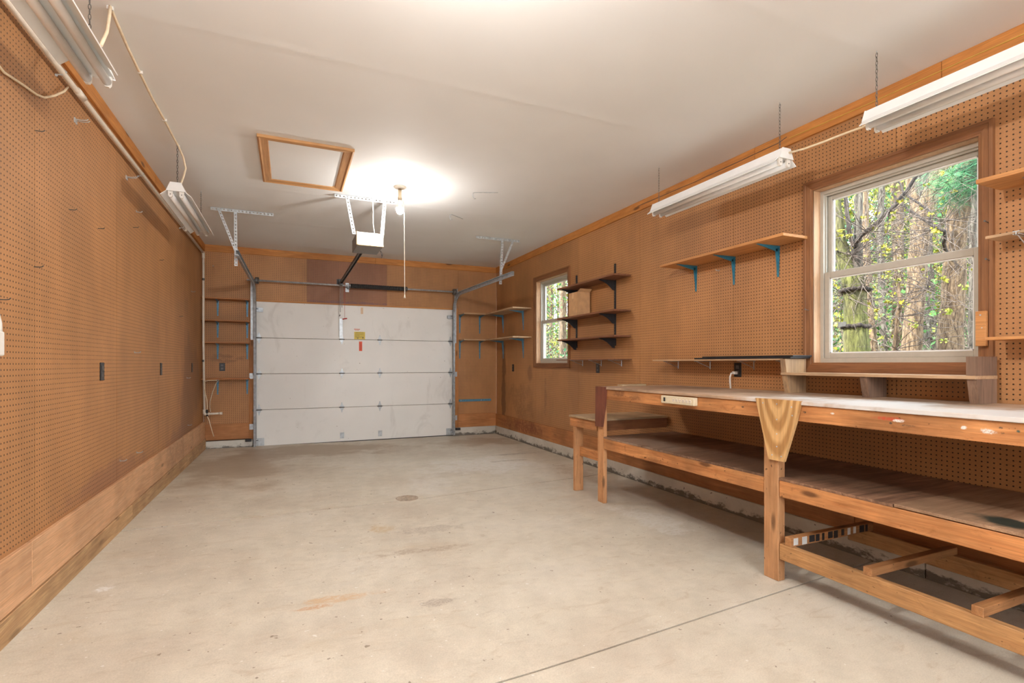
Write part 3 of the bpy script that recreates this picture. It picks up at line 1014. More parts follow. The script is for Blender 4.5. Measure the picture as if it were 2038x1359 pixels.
# plywood gusset on the near leg and dark post cap at the far end
b = B().prism([(1.858, 1.010), (2.142, 1.010), (2.120, 0.93), (2.054, 0.672), (1.958, 0.672), (1.885, 0.90)], 'X', XF - 0.022, XF - 0.004)
gs = part('gusset', b, M['gusset'], wk, 'tapered plywood gusset screwed over the near leg')
nb = B()
for y, z in ((2.09, 0.985), (2.0, 0.985), (1.91, 0.975), (2.0, 0.90), (2.0, 0.82), (2.0, 0.75), (1.972, 0.70), (2.03, 0.70), (1.905, 0.93)):
    nb.lathe([(0.004, 0), (0.004, 0.002)], (XF - 0.024, y, z), 8, 'X')
part('screw_head', nb, M['galv'], gs)['kind'] = 'stuff'
b = B().prism([(3.669, 1.009), (3.820, 1.009), (3.826, 0.657), (3.726, 0.662), (3.683, 0.85)], 'X', XF - 0.022, XF - 0.002)
part('end_gusset', b, M['bench_red'], wk, 'dark red painted end post cap')
# lower shelf
LS = 0.575
for a, c, mt, dz in ((Y0, 1.42, 'low_ply2', 0.004), (1.42, 2.72, 'low_ply', 0.0), (2.72, Y1 - 0.03, 'low_ply', 0.001)):
    part('lower_shelf', B().box(XF + 0.001, XR - 0.024, a + 0.002, c - 0.002, LS - 0.014 + dz, LS + dz, 0.001), M[mt], wk)
for a, c in ((Y0, 2.003), (2.103, 3.724)):
    part('shelf_rail', B().box(XF, XF + 0.038, a, c, LS - 0.104, LS - 0.015, 0.003), M['bench_y'], wk)
for y in (0.6, 1.4, 2.7, 3.40):
    part('crosspiece', B().box(XF + 0.039, XR - 0.061, y, y + 0.038, LS - 0.10, LS - 0.0155), M['bench_old'], wk)
# frame just above the floor
part('base_rail', B().box(XF, XF + 0.038, Y0, 2.003, 0.125, 0.212, 0.003), M['bench_low'], wk)
part('base_back_rail', B().box(XR - 0.150, XR - 0.112, Y0, 2.06, 0.125, 0.212, 0.003), M['bench_low'], wk)
st = part('striped_crossbar', B().box(XF, XR - 0.112, 1.930, 1.968, 0.2125, 0.262, 0.002), M['bench_x'], wk, 'crossbar with black and white painted stripes')
M['paint_k'] = plain('black_paint', (0.025, 0.025, 0.028), 0.5)
M['paint_w'] = plain('white_paint', (0.70, 0.70, 0.68), 0.5)
random.seed(5)
x = XF + 0.02
while x < XR - 0.16:
    wd = random.uniform(0.018, 0.045)
    k = random.random() < 0.7
    part('painted_stripe', B().box(x, x + wd, 1.9290, 1.9300, 0.216 + random.uniform(0, .006), 0.258), M['paint_k' if k else 'paint_w'], st)
    x += wd + random.uniform(0.006, 0.034)
for y in (1.512, 1.094, 0.66):
    part('crossbar', B().box(XF, XR - 0.112, y, y + 0.040, 0.2125, 0.250, 0.002), M['bench_x'], wk)
# power strip on the front rail
ps = thing('power_strip', 'beige six-outlet power strip screwed to the bench front', 'power strip', (XF - 0.018, 2.78, 0.93))
body = part('body', B().box(XF - 0.036, XF - 0.001, 2.616, 2.943, 0.926, 0.980, 0.004), M['beige_plastic'], ps)
for k in range(6):
    y = 2.652 + k * 0.032
    part('socket', B().lathe([(0.013, -0.002), (0.013, 0.001)], (XF - 0.036, y, 0.953), 12, 'X'), M['pvc'], ps)
b = B()
for k in range(6):
    y = 2.652 + k * 0.032
    b.box(XF - 0.0385, XF - 0.0375, y - 0.006, y - 0.004, 0.951, 0.959).box(XF - 0.0385, XF - 0.0375, y + 0.004, y + 0.006, 0.951, 0.959).box(XF - 0.0385, XF - 0.0375, y - 0.002, y + 0.002, 0.943, 0.947)
part('slots', b, M['black_plastic'], body)['kind'] = 'stuff'
part('switch', B().box(XF - 0.040, XF - 0.036, 2.895, 2.912, 0.940, 0.968, 0.001), M['black_plastic'], ps)

solo('wood_offcut', B().box(2.68, 2.94, 3.72, 3.795, T + 0.0005, T + 0.016, 0.002), M['table_ply'], 'thin pale wood offcut on the far end of the workbench', 'wood scrap')

# ---- riser shelf standing on the bench in front of the window
rs = thing('riser_shelf', 'low wooden riser shelf on the bench along the window sill', 'shelf', (3.19, 1.9, T))


def block(y, zb, zt, x0b, x0t, mt):
    return B().hull([(x0b, y, zb), (XR - 0.03, y, zb), (XR - 0.03, y + 0.04, zb), (x0b, y + 0.04, zb)],
                    [(x0t, y, zt), (XR - 0.03, y, zt), (XR - 0.03, y + 0.04, zt), (x0t, y + 0.04, zt)])


part('post', block(2.425, T + 0.0005, 1.130, 3.118, 3.090, 0), M['pale_block'], rs)
part('top_block', block(2.425, 1.1485, 1.240, 3.085, 3.072, 0), M['pale_block'], rs)
part('post', block(1.905, T + 0.0005, 1.130, 3.118, 3.088, 0), M['grey_block'], rs)
part('post', block(1.385, T + 0.0005, 1.130, 3.118, 3.090, 0), M['grey_block'], rs)
part('top_block', block(1.385, 1.1485, 1.243, 3.085, 3.085, 0), M['grey_block'], rs)
part('shelf_board', B().box(3.078, XR - 0.024, 1.385, 2.465, 1.1305, 1.148, 0.001), M['shelf_pale'], rs)

# ---- side table at the far end of the bench
sd_ = thing('side_table', 'small low wooden table against the end of the workbench', 'table', (2.9, 4.08, 0.0))
part('tabletop', B().box(2.478, XR - 0.024, 3.835, 4.305, 0.697, 0.715, 0.002), M['table_ply'], sd_)
part('front_apron', B().box(2.49, 2.528, 3.84, 4.30, 0.612, 0.696, 0.002), M['bench_y'], sd_)
part('side_apron', B().box(2.529, XR - 0.03, 3.84, 3.878, 0.608, 0.696, 0.002), M['bench_old'], sd_)
part('side_apron', B().box(2.529, XR - 0.03, 4.262, 4.30, 0.608, 0.696, 0.002), M['bench_old'], sd_)
part('leg', B().box(2.491, 2.580, 4.205, 4.243, 0.0, 0.611, 0.003), M['bench_z'], sd_)
part('wall_ledger', B().box(XR - 0.06, XR - 0.0245, 3.88, 4.26, 0.608, 0.696), M['bench_y'], sd_)
part('stretcher', B().box(2.540, 2.578, 3.82, 4.204, 0.333, 0.420, 0.002), M['bench_y'], sd_)

# ================================================================== SHELVES
# stamped steel bracket, wall at x = 0, arm towards -x
def bracket_mesh(name, leg, arm, mat, w0=0.030):
    b = B()
    b.hull([(-0.004, -w0 * 0.25, -leg), (0, -w0 * 0.25, -leg), (0, w0 * 0.25, -leg), (-0.004, w0 * 0.25, -leg)],
           [(-0.010, -w0 * 0.5, 0), (0, -w0 * 0.5, 0), (0, w0 * 0.5, 0), (-0.010, w0 * 0.5, 0)])
    b.hull([(-0.004, -0.004, -leg * 0.92), (-0.001, -0.004, -leg * 0.92), (-0.001, 0.004, -leg * 0.92), (-0.004, 0.004, -leg * 0.92)],
           [(-0.030, -0.004, -0.02), (-0.001, -0.004, -0.02), (-0.001, 0.004, -0.02), (-0.030, 0.004, -0.02)])
    b.hull([(-arm, -w0 * 0.22, -0.004), (-arm, w0 * 0.22, -0.004), (0, w0 * 0.5, -0.010), (0, -w0 * 0.5, -0.010)],
           [(-arm, -w0 * 0.22, 0), (-arm, w0 * 0.22, 0), (0, w0 * 0.5, 0), (0, -w0 * 0.5, 0)])
    b.hull([(-arm * 0.93, -0.004, -0.005), (-arm * 0.93, 0.004, -0.005), (-0.01, 0.004, -0.040), (-0.01, -0.004, -0.040)],
           [(-arm * 0.93, -0.004, -0.001), (-arm * 0.93, 0.004, -0.001), (-0.01, 0.004, -0.001), (-0.01, -0.004, -0.001)])
    for z in (-leg * 0.93, -leg * 0.35):
        b.lathe([(0.0045, -0.0125 if z > -leg * 0.5 else -0.008), (0.0045, -0.002)], (0, 0, z), 8, 'X')
    return shared(name, b, mat)


br_small = bracket_mesh('bracket_small', 0.215, 0.19, M['blue'])
br_long = bracket_mesh('bracket_long', 0.300, 0.235, M['blue'])
br_teal = bracket_mesh('bracket_teal', 0.225, 0.215, M['blue_dark'])

# four short shelves left of the garage door
for z, lab in ((2.113, 'topmost of the four short shelves left of the garage door'), (1.808, 'second from top of the four short shelves left of the garage door'),
               (1.505, 'third from top of the four short shelves left of the garage door'), (1.006, 'lowest of the four short shelves left of the garage door, above the cords')):
    t = thing('wall_shelf', lab, 'shelf', (-0.79, YB, z), 'short shelves left of the garage door')
    part('board', B().box(XL + 0.002, -0.512, YB - 0.245, YB - 0.001, z - 0.018, z, 0.002), M['shelf_pine_x'], t)
    for x in (-0.918, -0.549):
        inst('bracket', br_small, t, (x, YB - 0.0005, z - 0.0185), R(90))
# L-shaped corner shelves right of the door: two on the back wall, two on the right wall
for z, lg, nm in ((2.042, br_long, 'upper'), (1.612, br_long, 'lower')):
    t = thing('wall_shelf', nm + ' corner shelf on the wall right of the garage door', 'shelf', (2.96, YB, z), 'corner shelves right of the garage door')
    part('board', B().box(2.622, XR - 0.001, YB - 0.275, YB - 0.001, z - 0.020, z, 0.002), M['shelf_pale_x'], t)
    for x in (2.640, 2.996):
        inst('bracket', lg, t, (x, YB - 0.0005, z - 0.0205), R(90))
    t = thing('wall_shelf', nm + ' pale corner shelf on the right wall beside the far window', 'shelf', (3.16, 7.4, z), 'corner shelves right of the garage door')
    part('board', B().box(3.002, XR - 0.001, 6.85, YB - 0.277, z - 0.020, z, 0.002), M['shelf_pale'], t)
    for y in (7.940, 7.134):
        inst('bracket', lg, t, (XR - 0.0005, y, z - 0.0205))
# shelf on teal brackets
t = thing('wall_shelf', 'pine shelf on three teal brackets left of the large window', 'shelf', (3.18, 3.05, 2.092))
part('board', B().box(3.052, XR - 0.001, 2.425, 3.675, 2.072, 2.092, 0.002), M['shelf_pine'], t)
for y in (3.497, 3.076, 2.668):
    inst('bracket', br_teal, t, (XR - 0.0005, y, 2.0715))
# three dark shelves on slotted uprights beside the far window
upb = []
for y, lab in ((4.715, 'black slotted shelf upright nearest the workbench'), (5.540, 'black slotted shelf upright beside the far window casing')):
    t = thing('shelf_upright', lab, 'shelf upright', (XR - 0.008, y, 1.40), 'black shelf uprights')
    part('channel', B().box(XR - 0.012, XR - 0.0005, y - 0.012, y + 0.012, 1.405, 2.31), M['black'], t)
    b = B()
    for k in range(28):
        z = 1.42 + k * 0.032
        b.box(XR - 0.0128, XR - 0.0118, y - 0.006, y - 0.002, z, z + 0.012).box(XR - 0.0128, XR - 0.0118, y + 0.002, y + 0.006, z, z + 0.012)
    part('slots', b, M['dark_steel'], t)['kind'] = 'stuff'
kb = B().prism([(0.0, 0.0), (-0.20, 0.0), (-0.20, -0.010), (-0.155, -0.020), (-0.10, -0.045), (-0.055, -0.080), (-0.03, -0.105), (0.0, -0.11)], 'Y', -0.004, 0.004)
kb.box(-0.20, 0, -0.010, 0.010, -0.003, 0)
br_black = shared('black_bracket', kb, M['black'])
for z, lab, y0 in ((2.145, 'top dark shelf of three on the black uprights', 4.42), (1.774, 'middle dark shelf on the black uprights, carrying the cardboard box', 4.42), (1.507, 'lowest dark shelf on the black uprights', 4.42)):
    t = thing('wall_shelf', lab, 'shelf', (3.19, 5.02, z), 'dark shelves on black uprights')
    part('board', B().box(3.078, XR - 0.014, y0, 5.64, z - 0.019, z, 0.002), M['shelf_dark'], t)
    for y in (4.715, 5.540):
        inst('bracket', br_black, t, (XR - 0.0125, y, z - 0.0195))
# cardboard box
cbx = thing('cardboard_box', 'open brown cardboard box on the middle dark shelf', 'box', (3.19, 5.30, 1.7745))
part('carton', B().box(3.110, 3.285, 5.205, 5.40, 1.7745, 2.055), M['cardboard'], cbx)
part('flap', B().hull([(3.112, 5.204, 2.054), (3.284, 5.204, 2.054), (3.284, 5.206, 2.054), (3.112, 5.206, 2.054)],
                      [(3.118, 5.150, 2.085), (3.278, 5.150, 2.085), (3.278, 5.152, 2.087), (3.118, 5.152, 2.087)]), M['cardboard_in'], cbx)
part('flap', B().hull([(3.285, 5.206, 2.054), (3.287, 5.206, 2.054), (3.287, 5.399, 2.054), (3.285, 5.399, 2.054)],
                      [(3.289, 5.212, 2.10), (3.291, 5.212, 2.10), (3.291, 5.393, 2.10), (3.289, 5.393, 2.10)]), M['cardboard_in'], cbx)
part('tape', B().box(3.1085, 3.1098, 5.29, 5.32, 1.98, 2.0555), M['cardboard_in'], cbx)


# wire bracket for pegboard: arm out, brace back to the wall
def peg_bracket_mesh(name, arm, drop):
    b = B()
    b.tube([(0, -0.010, 0), (-arm, -0.010, 0.0)], 0.0028, 5).tube([(0, 0.010, 0), (-arm, 0.010, 0)], 0.0028, 5)
    b.tube([(-arm, -0.012, 0.012), (-arm, 0.012, 0.012)], 0.003, 5).tube([(-arm, 0, -0.003), (-arm, 0, 0.014)], 0.003, 5)
    b.tube([(-arm * 0.92, 0, -0.002), (-0.003, 0, -drop)], 0.0026, 5)
    b.tube([(-0.004, 0, -drop - 0.012), (-0.004, 0, 0.01)], 0.0042, 6)
    return shared(name, b, M['galv'])


pegbr = peg_bracket_mesh('wire_bracket', 0.17, 0.055)
pegbr_l = peg_bracket_mesh('wire_bracket_long', 0.17, 0.085)
t = thing('wall_shelf', 'thin shelf on wire hooks under the three dark shelves', 'shelf', (3.19, 5.02, 1.26), 'thin shelves on wire hooks')
part('board', B().box(3.078, XR - 0.001, 4.42, 5.66, 1.248, 1.258, 0.001), M['shelf_dark'], t)
for y in (4.60, 4.99, 5.40):
    inst('wire_bracket', pegbr, t, (XR, y, 1.2445))
t = thing('wall_shelf', 'thin pale shelf on wire hooks above the bench, carrying black panels', 'shelf', (3.2, 3.14, 1.24), 'thin shelves on wire hooks')
part('board', B().box(3.104, XR - 0.001, 2.47, 3.84, 1.2315, 1.2435, 0.001), M['shelf_pale'], t)
for y in (3.72, 3.33, 2.88, 2.54):
    inst('wire_bracket', pegbr, t, (XR, y, 1.2280))
solo('black_panel', B().box(3.100, XR - 0.002, 2.405, 3.30, 1.2440, 1.2550, 0.001), M['black_plastic'], 'lower black panel lying on the thin shelf above the bench', 'panel', 'black panels on the thin shelf')
solo('black_panel', B().box(3.108, XR - 0.004, 2.395, 3.22, 1.2555, 1.2650, 0.001), M['black_plastic'], 'upper black panel stacked on the thin shelf above the bench', 'panel', 'black panels on the thin shelf')
# near-right shelves, cut by the picture edge
t = thing('wall_shelf', 'highest of three pine shelves right of the large window', 'shelf', (3.18, 0.9, 2.09), 'shelves right of the large window')
part('board', B().box(3.057, XR - 0.023, 0.45, 1.374, 2.079, 2.100, 0.002), M['shelf_pine'], t)
for y in (0.60, 1.22):
    inst('wire_bracket', pegbr_l, t, (XR - 0.0005, y, 2.075))
t = thing('wall_shelf', 'middle of three pine shelves right of the large window, on wire bracket', 'shelf', (3.2, 0.9, 1.83), 'shelves right of the large window')
part('board', B().box(3.150, XR - 0.023, 0.45, 1.378, 1.822, 1.836, 0.002), M['shelf_pale'], t)
for y in (0.70, 1.255):
    inst('wire_bracket', pegbr_l, t, (XR - 0.0005, y, 1.8185))
t = thing('wall_shelf', 'lowest of three pine shelves right of the large window', 'shelf', (3.2, 0.9, 1.33), 'shelves right of the large window')
part('board', B().box(3.120, XR - 0.023, 0.45, 1.365, 1.322, 1.337, 0.002), M['shelf_pine'], t)
for y in (0.70, 1.21):
    inst('wire_bracket', pegbr_l, t, (XR - 0.0005, y, 1.3185))
blk = thing('wood_block', 'small upright pine block nailed to the right window casing', 'wood block', (3.27, 1.447, 1.297))
part('block', B().box(3.262, 3.284, 1.424, 1.468, 1.298, 1.478, 0.002), M['shelf_pine'], blk)
part('screw', B().lathe([(0.004, -0.002), (0.004, 0.001)], (3.262, 1.446, 1.458), 8, 'X'), M['galv'], blk)
part('screw', B().lathe([(0.003, -0.002), (0.003, 0.001)], (3.262, 1.440, 1.392), 8, 'X'), M['galv'], blk)
# grey-blue steel bar screwed low on the back wall
sb = thing('steel_bar', 'blue-grey flat steel bar screwed low beside the garage door', 'steel bar', (2.91, YB, 0.585))
part('bar', B().box(2.622, 3.199, YB - 0.018, YB - 0.001, 0.565, 0.604, 0.003), M['blue'], sb)
for x in (2.66, 3.02):
    part('screw', B().lathe([(0.006, -0.003), (0.006, 0.001)], (x, YB - 0.018, 0.585), 8, 'Y'), M['galv'], sb)

# ================================================================== LIGHTS
def fluorescent(cx, y0, y1, label, chains, cut=0.012):
    t = thing('fluorescent_light', label, 'light fixture', (cx, (y0 + y1) / 2, 2.455), 'hanging twin-tube shop lights')
    zb, zt = 2.500, 2.560
    part('housing', B().prism([(cx - 0.060, zb), (cx + 0.060, zb), (cx + 0.034, zt), (cx - 0.034, zt)], 'Y', y0 + 0.004, y1 - 0.004), M['white_metal'], t)
    b = B()
    for s in (-1, 1):
        b.prism([(cx + s * 0.056, zb - 0.001), (cx + s * 0.060, zb + 0.002), (cx + s * 0.102, 2.466), (cx + s * 0.099, 2.463)], 'Y', y0 + 0.012, y1 - cut)
    part('reflector', b, M['white_metal'], t)
    for s in (-1, 1):
        x = cx + s * 0.036
        part('tube', B().tube([(x, y0 + 0.030, 2.474), (x, y1 - 0.030, 2.474)], 0.0185, 14), M['tube'], t)
    for y, s in ((y0, 1), (y1, -1)):
        part('end_plate', B().prism([(cx - 0.062, zb - 0.004), (cx + 0.062, zb - 0.004), (cx + 0.036, zt + 0.002), (cx - 0.036, zt + 0.002)], 'Y', y, y + s * 0.004), M['white_metal'], t)
        for k in (-1, 1):
            x = cx + k * 0.036
            so = part('lamp_holder', B().prism([(x - 0.016, zb), (x + 0.016, zb), (x + 0.014, 2.462), (x + 0.007, 2.452), (x - 0.007, 2.452), (x - 0.014, 2.462)], 'Y', y + s * 0.014, y + s * 0.029), M['white_plastic'], t)
            part('pin', B().lathe([(0.004, -0.0012 * s), (0.004, 0.0005 * s)], (x, y + s * 0.014, 2.474), 8, 'Y'), M['dark_steel'], so)
    for y in chains:
        part('chain', B().chain((cx, y, H - 0.012), (cx, y, zt)), M['dark_steel'], t)
        part('ceiling_hook', B().tube([(cx, y, H), (cx, y, H - 0.008), (cx + 0.006, y, H - 0.014), (cx, y, H - 0.020)], 0.0022, 5), M['galv'], t)
    return t


fluorescent(-0.775, 4.50, 5.79, 'white twin-tube shop light on the left nearer the garage door', (4.566, 5.70))
fluorescent(-0.785, 1.62, 2.86, 'white twin-tube shop light at the top left photo corner', (1.70, 2.74), 0.13)
fluorescent(2.865, 2.25, 3.50, 'white twin-tube shop light hanging left of the large window', (2.30, 3.46))
fluorescent(2.865, 0.50, 1.755, 'white twin-tube shop light at the upper right photo edge', (0.60, 1.715))


def bulb_lamp(x, y, label, string_to=None, mat='bulb_near'):
    t = thing('pull_chain_lamp', label, 'lamp', (x, y, H - 0.3), 'bare bulb ceiling lamps')
    part('canopy', B().lathe([(0.056, 0), (0.056, -0.006), (0.045, -0.016), (0.022, -0.022), (0.0, -0.0225)][:-1], (x, y, H), 24), M['porcelain'], t)
    part('socket', B().lathe([(0.016, 0), (0.0175, -0.03), (0.0175, -0.075), (0.019, -0.08), (0.018, -0.10), (0.015, -0.105)], (x, y, H - 0.02), 16), M['brass'], t)
    part('shade_collar', B().lathe([(0.013, 0.0), (0.0145, -0.012), (0.018, -0.03), (0.030, -0.060), (0.0338, -0.076)], (x, y, H - 0.123), 20), M['porcelain'], t)  # opaque collar added to keep the bulb's light off the ceiling
    prof = [(0.0338, -0.0765), (0.0342, -0.084), (0.034, -0.095), (0.029, -0.115), (0.018, -0.130), (0.006, -0.135)]
    part('bulb', B().lathe(prof, (x, y, H - 0.123), 20), M[mat], t)
    if string_to:
        part('pull_string', B().tube([(x + 0.016, y, H - 0.10), (x + 0.034, y, H - 0.14), (x + 0.042, y, H - 0.3), (x + 0.046, y, string_to + 0.02)], 0.0035, 6), M['rope'], t)
        part('tassel', B().lathe([(0.003, 0.03), (0.006, 0.012), (0.011, 0.0), (0.004, -0.004)], (x + 0.046, y, string_to), 10), M['rope'], t)
    return t


bulb_lamp(0.957, 4.83, 'bare lit bulb with long pull string on the ceiling', 1.83, 'bulb_far')
bulb_lamp(0.55, 1.45, 'bare lit bulb on the ceiling above the camera')
bulb_lamp(0.95, -1.55, 'fill bulb added on the ceiling behind the camera near the end wall')  # unseen bulb, added to fill the room with light from behind

# ================================================================== DOOR HARDWARE
def punched(b, p0, p1, wv, tv, w=0.03, th=0.0025, flange=None):
    """flat punched strip from p0 to p1: wv width direction, tv thickness direction; built as a ladder so that the holes are open"""
    p0, p1, wv, tv = map(Vector, (p0, p1, wv, tv))
    d = p1 - p0
    L = d.length
    u = d.normalized()
    n = max(2, int(L / 0.034))
    step = L / n

    def slab_(a0, a1, b0, b1):
        q = [p0 + u * a + wv * c for a, c in ((a0, b0), (a1, b0), (a1, b1), (a0, b1))]
        b.hull([tuple(v) for v in q], [tuple(v + tv * th) for v in q])
    h = 0.0055
    slab_(0, L, -w / 2, -h)
    slab_(0, L, h, w / 2)
    for k in range(n + 1):
        c = k * step
        slab_(max(0, c - step * 0.32), min(L, c + step * 0.32), -h, h)
    if flange is not None:
        f = Vector(flange)
        q = [p0 + wv * (-w / 2), p1 + wv * (-w / 2), p1 + wv * (-w / 2) + f * w, p0 + wv * (-w / 2) + f * w]
        b.hull([tuple(v) for v in q], [tuple(v + wv * th) for v in q])
    return b


# opener: head unit, rail, punched hangers, ceiling angle, arm, release cord
op = thing('garage_door_opener', 'ceiling-hung garage door opener with black rail', 'door opener', (0.745, 5.46, 2.38))
hd = part('case', B().box(0.618, 0.878, 5.275, 5.675, 2.388, 2.520, 0.006), M['opener_body'], op)
part('front_panel', B().box(0.622, 0.876, 5.258, 5.276, 2.396, 2.518, 0.004), M['opener_front'], op)
b = B().box(0.614, 0.630, 5.252, 5.275, 2.388, 2.520, 0.002).box(0.63, 0.878, 5.252, 5.275, 2.386, 2.398, 0.002)
part('trim_strip', b, M['opener_trim'], op)
for x in (0.745, 0.622):
    part('screw', B().lathe([(0.005, -0.003), (0.005, 0.002)], (x, 5.252, 2.392), 8, 'Y'), M['dark_steel'], op)
part('rail', B().box(0.700, 0.735, 5.66, 8.18, 2.432, 2.440).box(0.700, 0.704, 5.66, 8.18, 2.405, 2.44).box(0.731, 0.735, 5.66, 8.18, 2.405, 2.44), M['dark_steel'], op)
part('header_bracket', B().box(0.690, 0.745, 8.15, YB - 0.001, 2.40, 2.49).box(0.670, 0.765, YB - 0.006, YB - 0.001, 2.395, 2.50), M['black'], op)
ab = B()
punched(ab, (0.408, 5.27, H - 0.018), (1.00, 5.27, H - 0.018), (0, 0, 1), (0, 1, 0), 0.036)
ab.box(0.408, 1.00, 5.27, 5.302, H - 0.003, H - 0.0005)
part('ceiling_angle', ab, M['galv'], op)
for x0, x1 in ((0.525, 0.592), (0.890, 0.862)):
    hb_ = B()
    punched(hb_, (x0, 5.262, H - 0.02), (x1, 5.262, 2.49), (1, 0, 0), (0, 1, 0), 0.034)
    hb_.hull([(x0 + 0.015, 5.264, H - 0.02), (x0 + 0.017, 5.264, H - 0.02), (x0 + 0.017, 5.294, H - 0.02), (x0 + 0.015, 5.294, H - 0.02)],
             [(x1 + 0.015, 5.264, 2.49), (x1 + 0.017, 5.264, 2.49), (x1 + 0.017, 5.294, 2.49), (x1 + 0.015, 5.294, 2.49)])
    part('hanger_strap', hb_, M['galv'], op)
part('power_cord', B().tube([(0.765, 5.18, H - 0.001), (0.762, 5.19, 2.80), (0.770, 5.22, 2.72), (0.776, 5.27, 2.62), (0.80, 5.33, 2.522)], 0.005, 6), M['white_plastic'], op)
part('antenna_wire', B().tube([(0.90, 5.60, 2.42), (0.905, 5.58, 2.39), (0.915, 5.57, 2.35)], 0.003, 5).tube([(0.885, 5.50, 2.40), (0.900, 5.45, 2.36), (0.888, 5.44, 2.31)], 0.0025, 5), M['black'], op)
part('trolley', B().box(0.695, 0.74, 8.02, 8.11, 2.385, 2.405), M['dark_steel'], op)
part('door_arm', B().box(0.703, 0.709, 8.06, 8.075, 1.98, 2.39).box(0.730, 0.735, 8.06, 8.075, 2.05, 2.39).box(0.706, 0.712, 8.10, 8.22, 1.93, 1.95).box(0.698, 0.702, 8.215, 8.223, 1.62, 2.12), M['dark_steel'], op)
rc = part('release_cord', B().tube([(0.765, 8.02, 2.40), (0.765, 8.02, 2.00), (0.766, 8.02, 1.885)], 0.002, 5), M['red'], op)
part('release_handle', B().tube([(0.735, 8.02, 1.872), (0.766, 8.02, 1.880), (0.80, 8.02, 1.886)], 0.009, 8), M['red'], rc)
part('push_bracket', B().box(0.712, 0.760, DY - 0.008, DY, 1.60, 1.90, 0.001), M['galv'], op)


# tracks: channel swept up, round the bend and back along the room
def track(xs, side, label):
    """xs: x at floor, x at the room end; side: +1 opens to the right"""
    t = thing('door_track', label, 'door track', (xs[0], 8.15, 0.0), 'garage door tracks')
    path = [(8.185, 0.02), (8.185, 0.6), (8.185, 1.3), (8.185, 2.00)]
    rr = 0.34
    for k in range(1, 9):
        a = math.pi / 2 * k / 8
        path.append((8.185 - rr * (1 - math.cos(a)), 2.00 + rr * math.sin(a)))
    end = 6.02 if side > 0 else 5.80
    ez = 2.365 if side > 0 else 2.325
    path += [(7.2, 2.345 if side > 0 else 2.335), (end, ez)]

    def xat(y):
        return xs[0] + (xs[1] - xs[0]) * max(0.0, min(1.0, (8.1 - y) / (8.1 - end)))
    # C-shaped section: (across x, across normal)
    sec = [(-0.006, -0.026), (0.022, -0.030), (0.026, -0.022), (-0.002, -0.020), (-0.002, 0.020), (0.026, 0.022), (0.022, 0.030), (-0.006, 0.026)]
    b = B()
    rows = []
    for i, (y, z) in enumerate(path):
        y0, z0 = path[max(0, i - 1)]
        y1, z1 = path[min(len(path) - 1, i + 1)]
        dy, dz = y1 - y0, z1 - z0
        ln = math.hypot(dy, dz)
        ny, nz = -dz / ln, dy / ln
        rows.append([b.bm.verts.new((xat(y) + side * a, y + ny * n_, z + nz * n_)) for a, n_ in sec])
    m = len(sec)
    for r0, r1 in zip(rows, rows[1:]):
        for k in range(m):
            b.bm.faces.new((r0[k], r0[(k + 1) % m], r1[(k + 1) % m], r1[k]))
    b.bm.faces.new(rows[0])
    b.bm.faces.new(rows[-1][::-1])
    part('rail', b, M['track'], t)
    # wall angle behind the vertical run and its clips
    xa = xs[0] - side * 0.012
    part('wall_angle', B().box(xa - 0.003, xa, 8.19, YB - 0.022, 1.55, 2.40).box(min(xa, xa - side * 0.035), max(xa, xa - side * 0.035), YB - 0.026, YB - 0.022, 1.55, 2.40), M['galv'], t)
    for z in (0.30, 1.03):
        part('clip', B().box(min(xa, xa - side * 0.05), max(xa, xa - side * 0.05), YB - 0.024, YB - 0.020, z - 0.04, z + 0.04).box(xa - 0.002, xa + 0.002, 8.20, YB - 0.02, z - 0.035, z + 0.035), M['galv'], t)
    # ceiling hanger: punched angle on the ceiling, upright and brace
    hx = -0.528 if side > 0 else 2.600
    hy = 6.24 if side > 0 else 6.27
    a0, a1 = (-0.761, -0.157) if side > 0 else (2.23, 2.845)
    hb = B()
    punched(hb, (a0, hy, H - 0.017), (a1, hy, H - 0.017), (0, 0, 1), (0, 1, 0), 0.032)
    hb.box(a0, a1, hy, hy + 0.03, H - 0.003, H - 0.0005)
    part('ceiling_angle', hb, M['galv'], t)
    ub = B()
    xe = xat(hy) - side * 0.012
    punched(ub, (hx, hy - 0.004, H - 0.01), (xe - side * 0.01, hy - 0.004, 2.26), (1, 0, 0), (0, -1, 0), 0.03)
    ub.hull([(hx - 0.015, hy - 0.004, H - 0.01), (hx - 0.013, hy - 0.004, H - 0.01), (hx - 0.013, hy + 0.02, H - 0.01), (hx - 0.015, hy + 0.02, H - 0.01)],
            [(xe - side * 0.01 - 0.015, hy - 0.004, 2.26), (xe - side * 0.01 - 0.013, hy - 0.004, 2.26), (xe - side * 0.01 - 0.013, hy + 0.02, 2.26), (xe - side * 0.01 - 0.015, hy + 0.02, 2.26)])
    part('hanger_strap', ub, M['galv'], t)
    bx = -0.685 if side > 0 else 2.752
    bb2 = B()
    punched(bb2, (bx, hy - 0.008, H - 0.015), (xe - side * 0.005, hy - 0.008, 2.40 if side > 0 else 2.42), (1, 0, 0), (0, -1, 0), 0.028)
    part('brace_strap', bb2, M['galv'], t)
    fz = floor_z(xs[0], 8.1)
    return t


track((-0.458, -0.505), 1, 'curved steel track left of the garage door')
track((2.525, 2.555), -1, 'curved steel track right of the garage door')

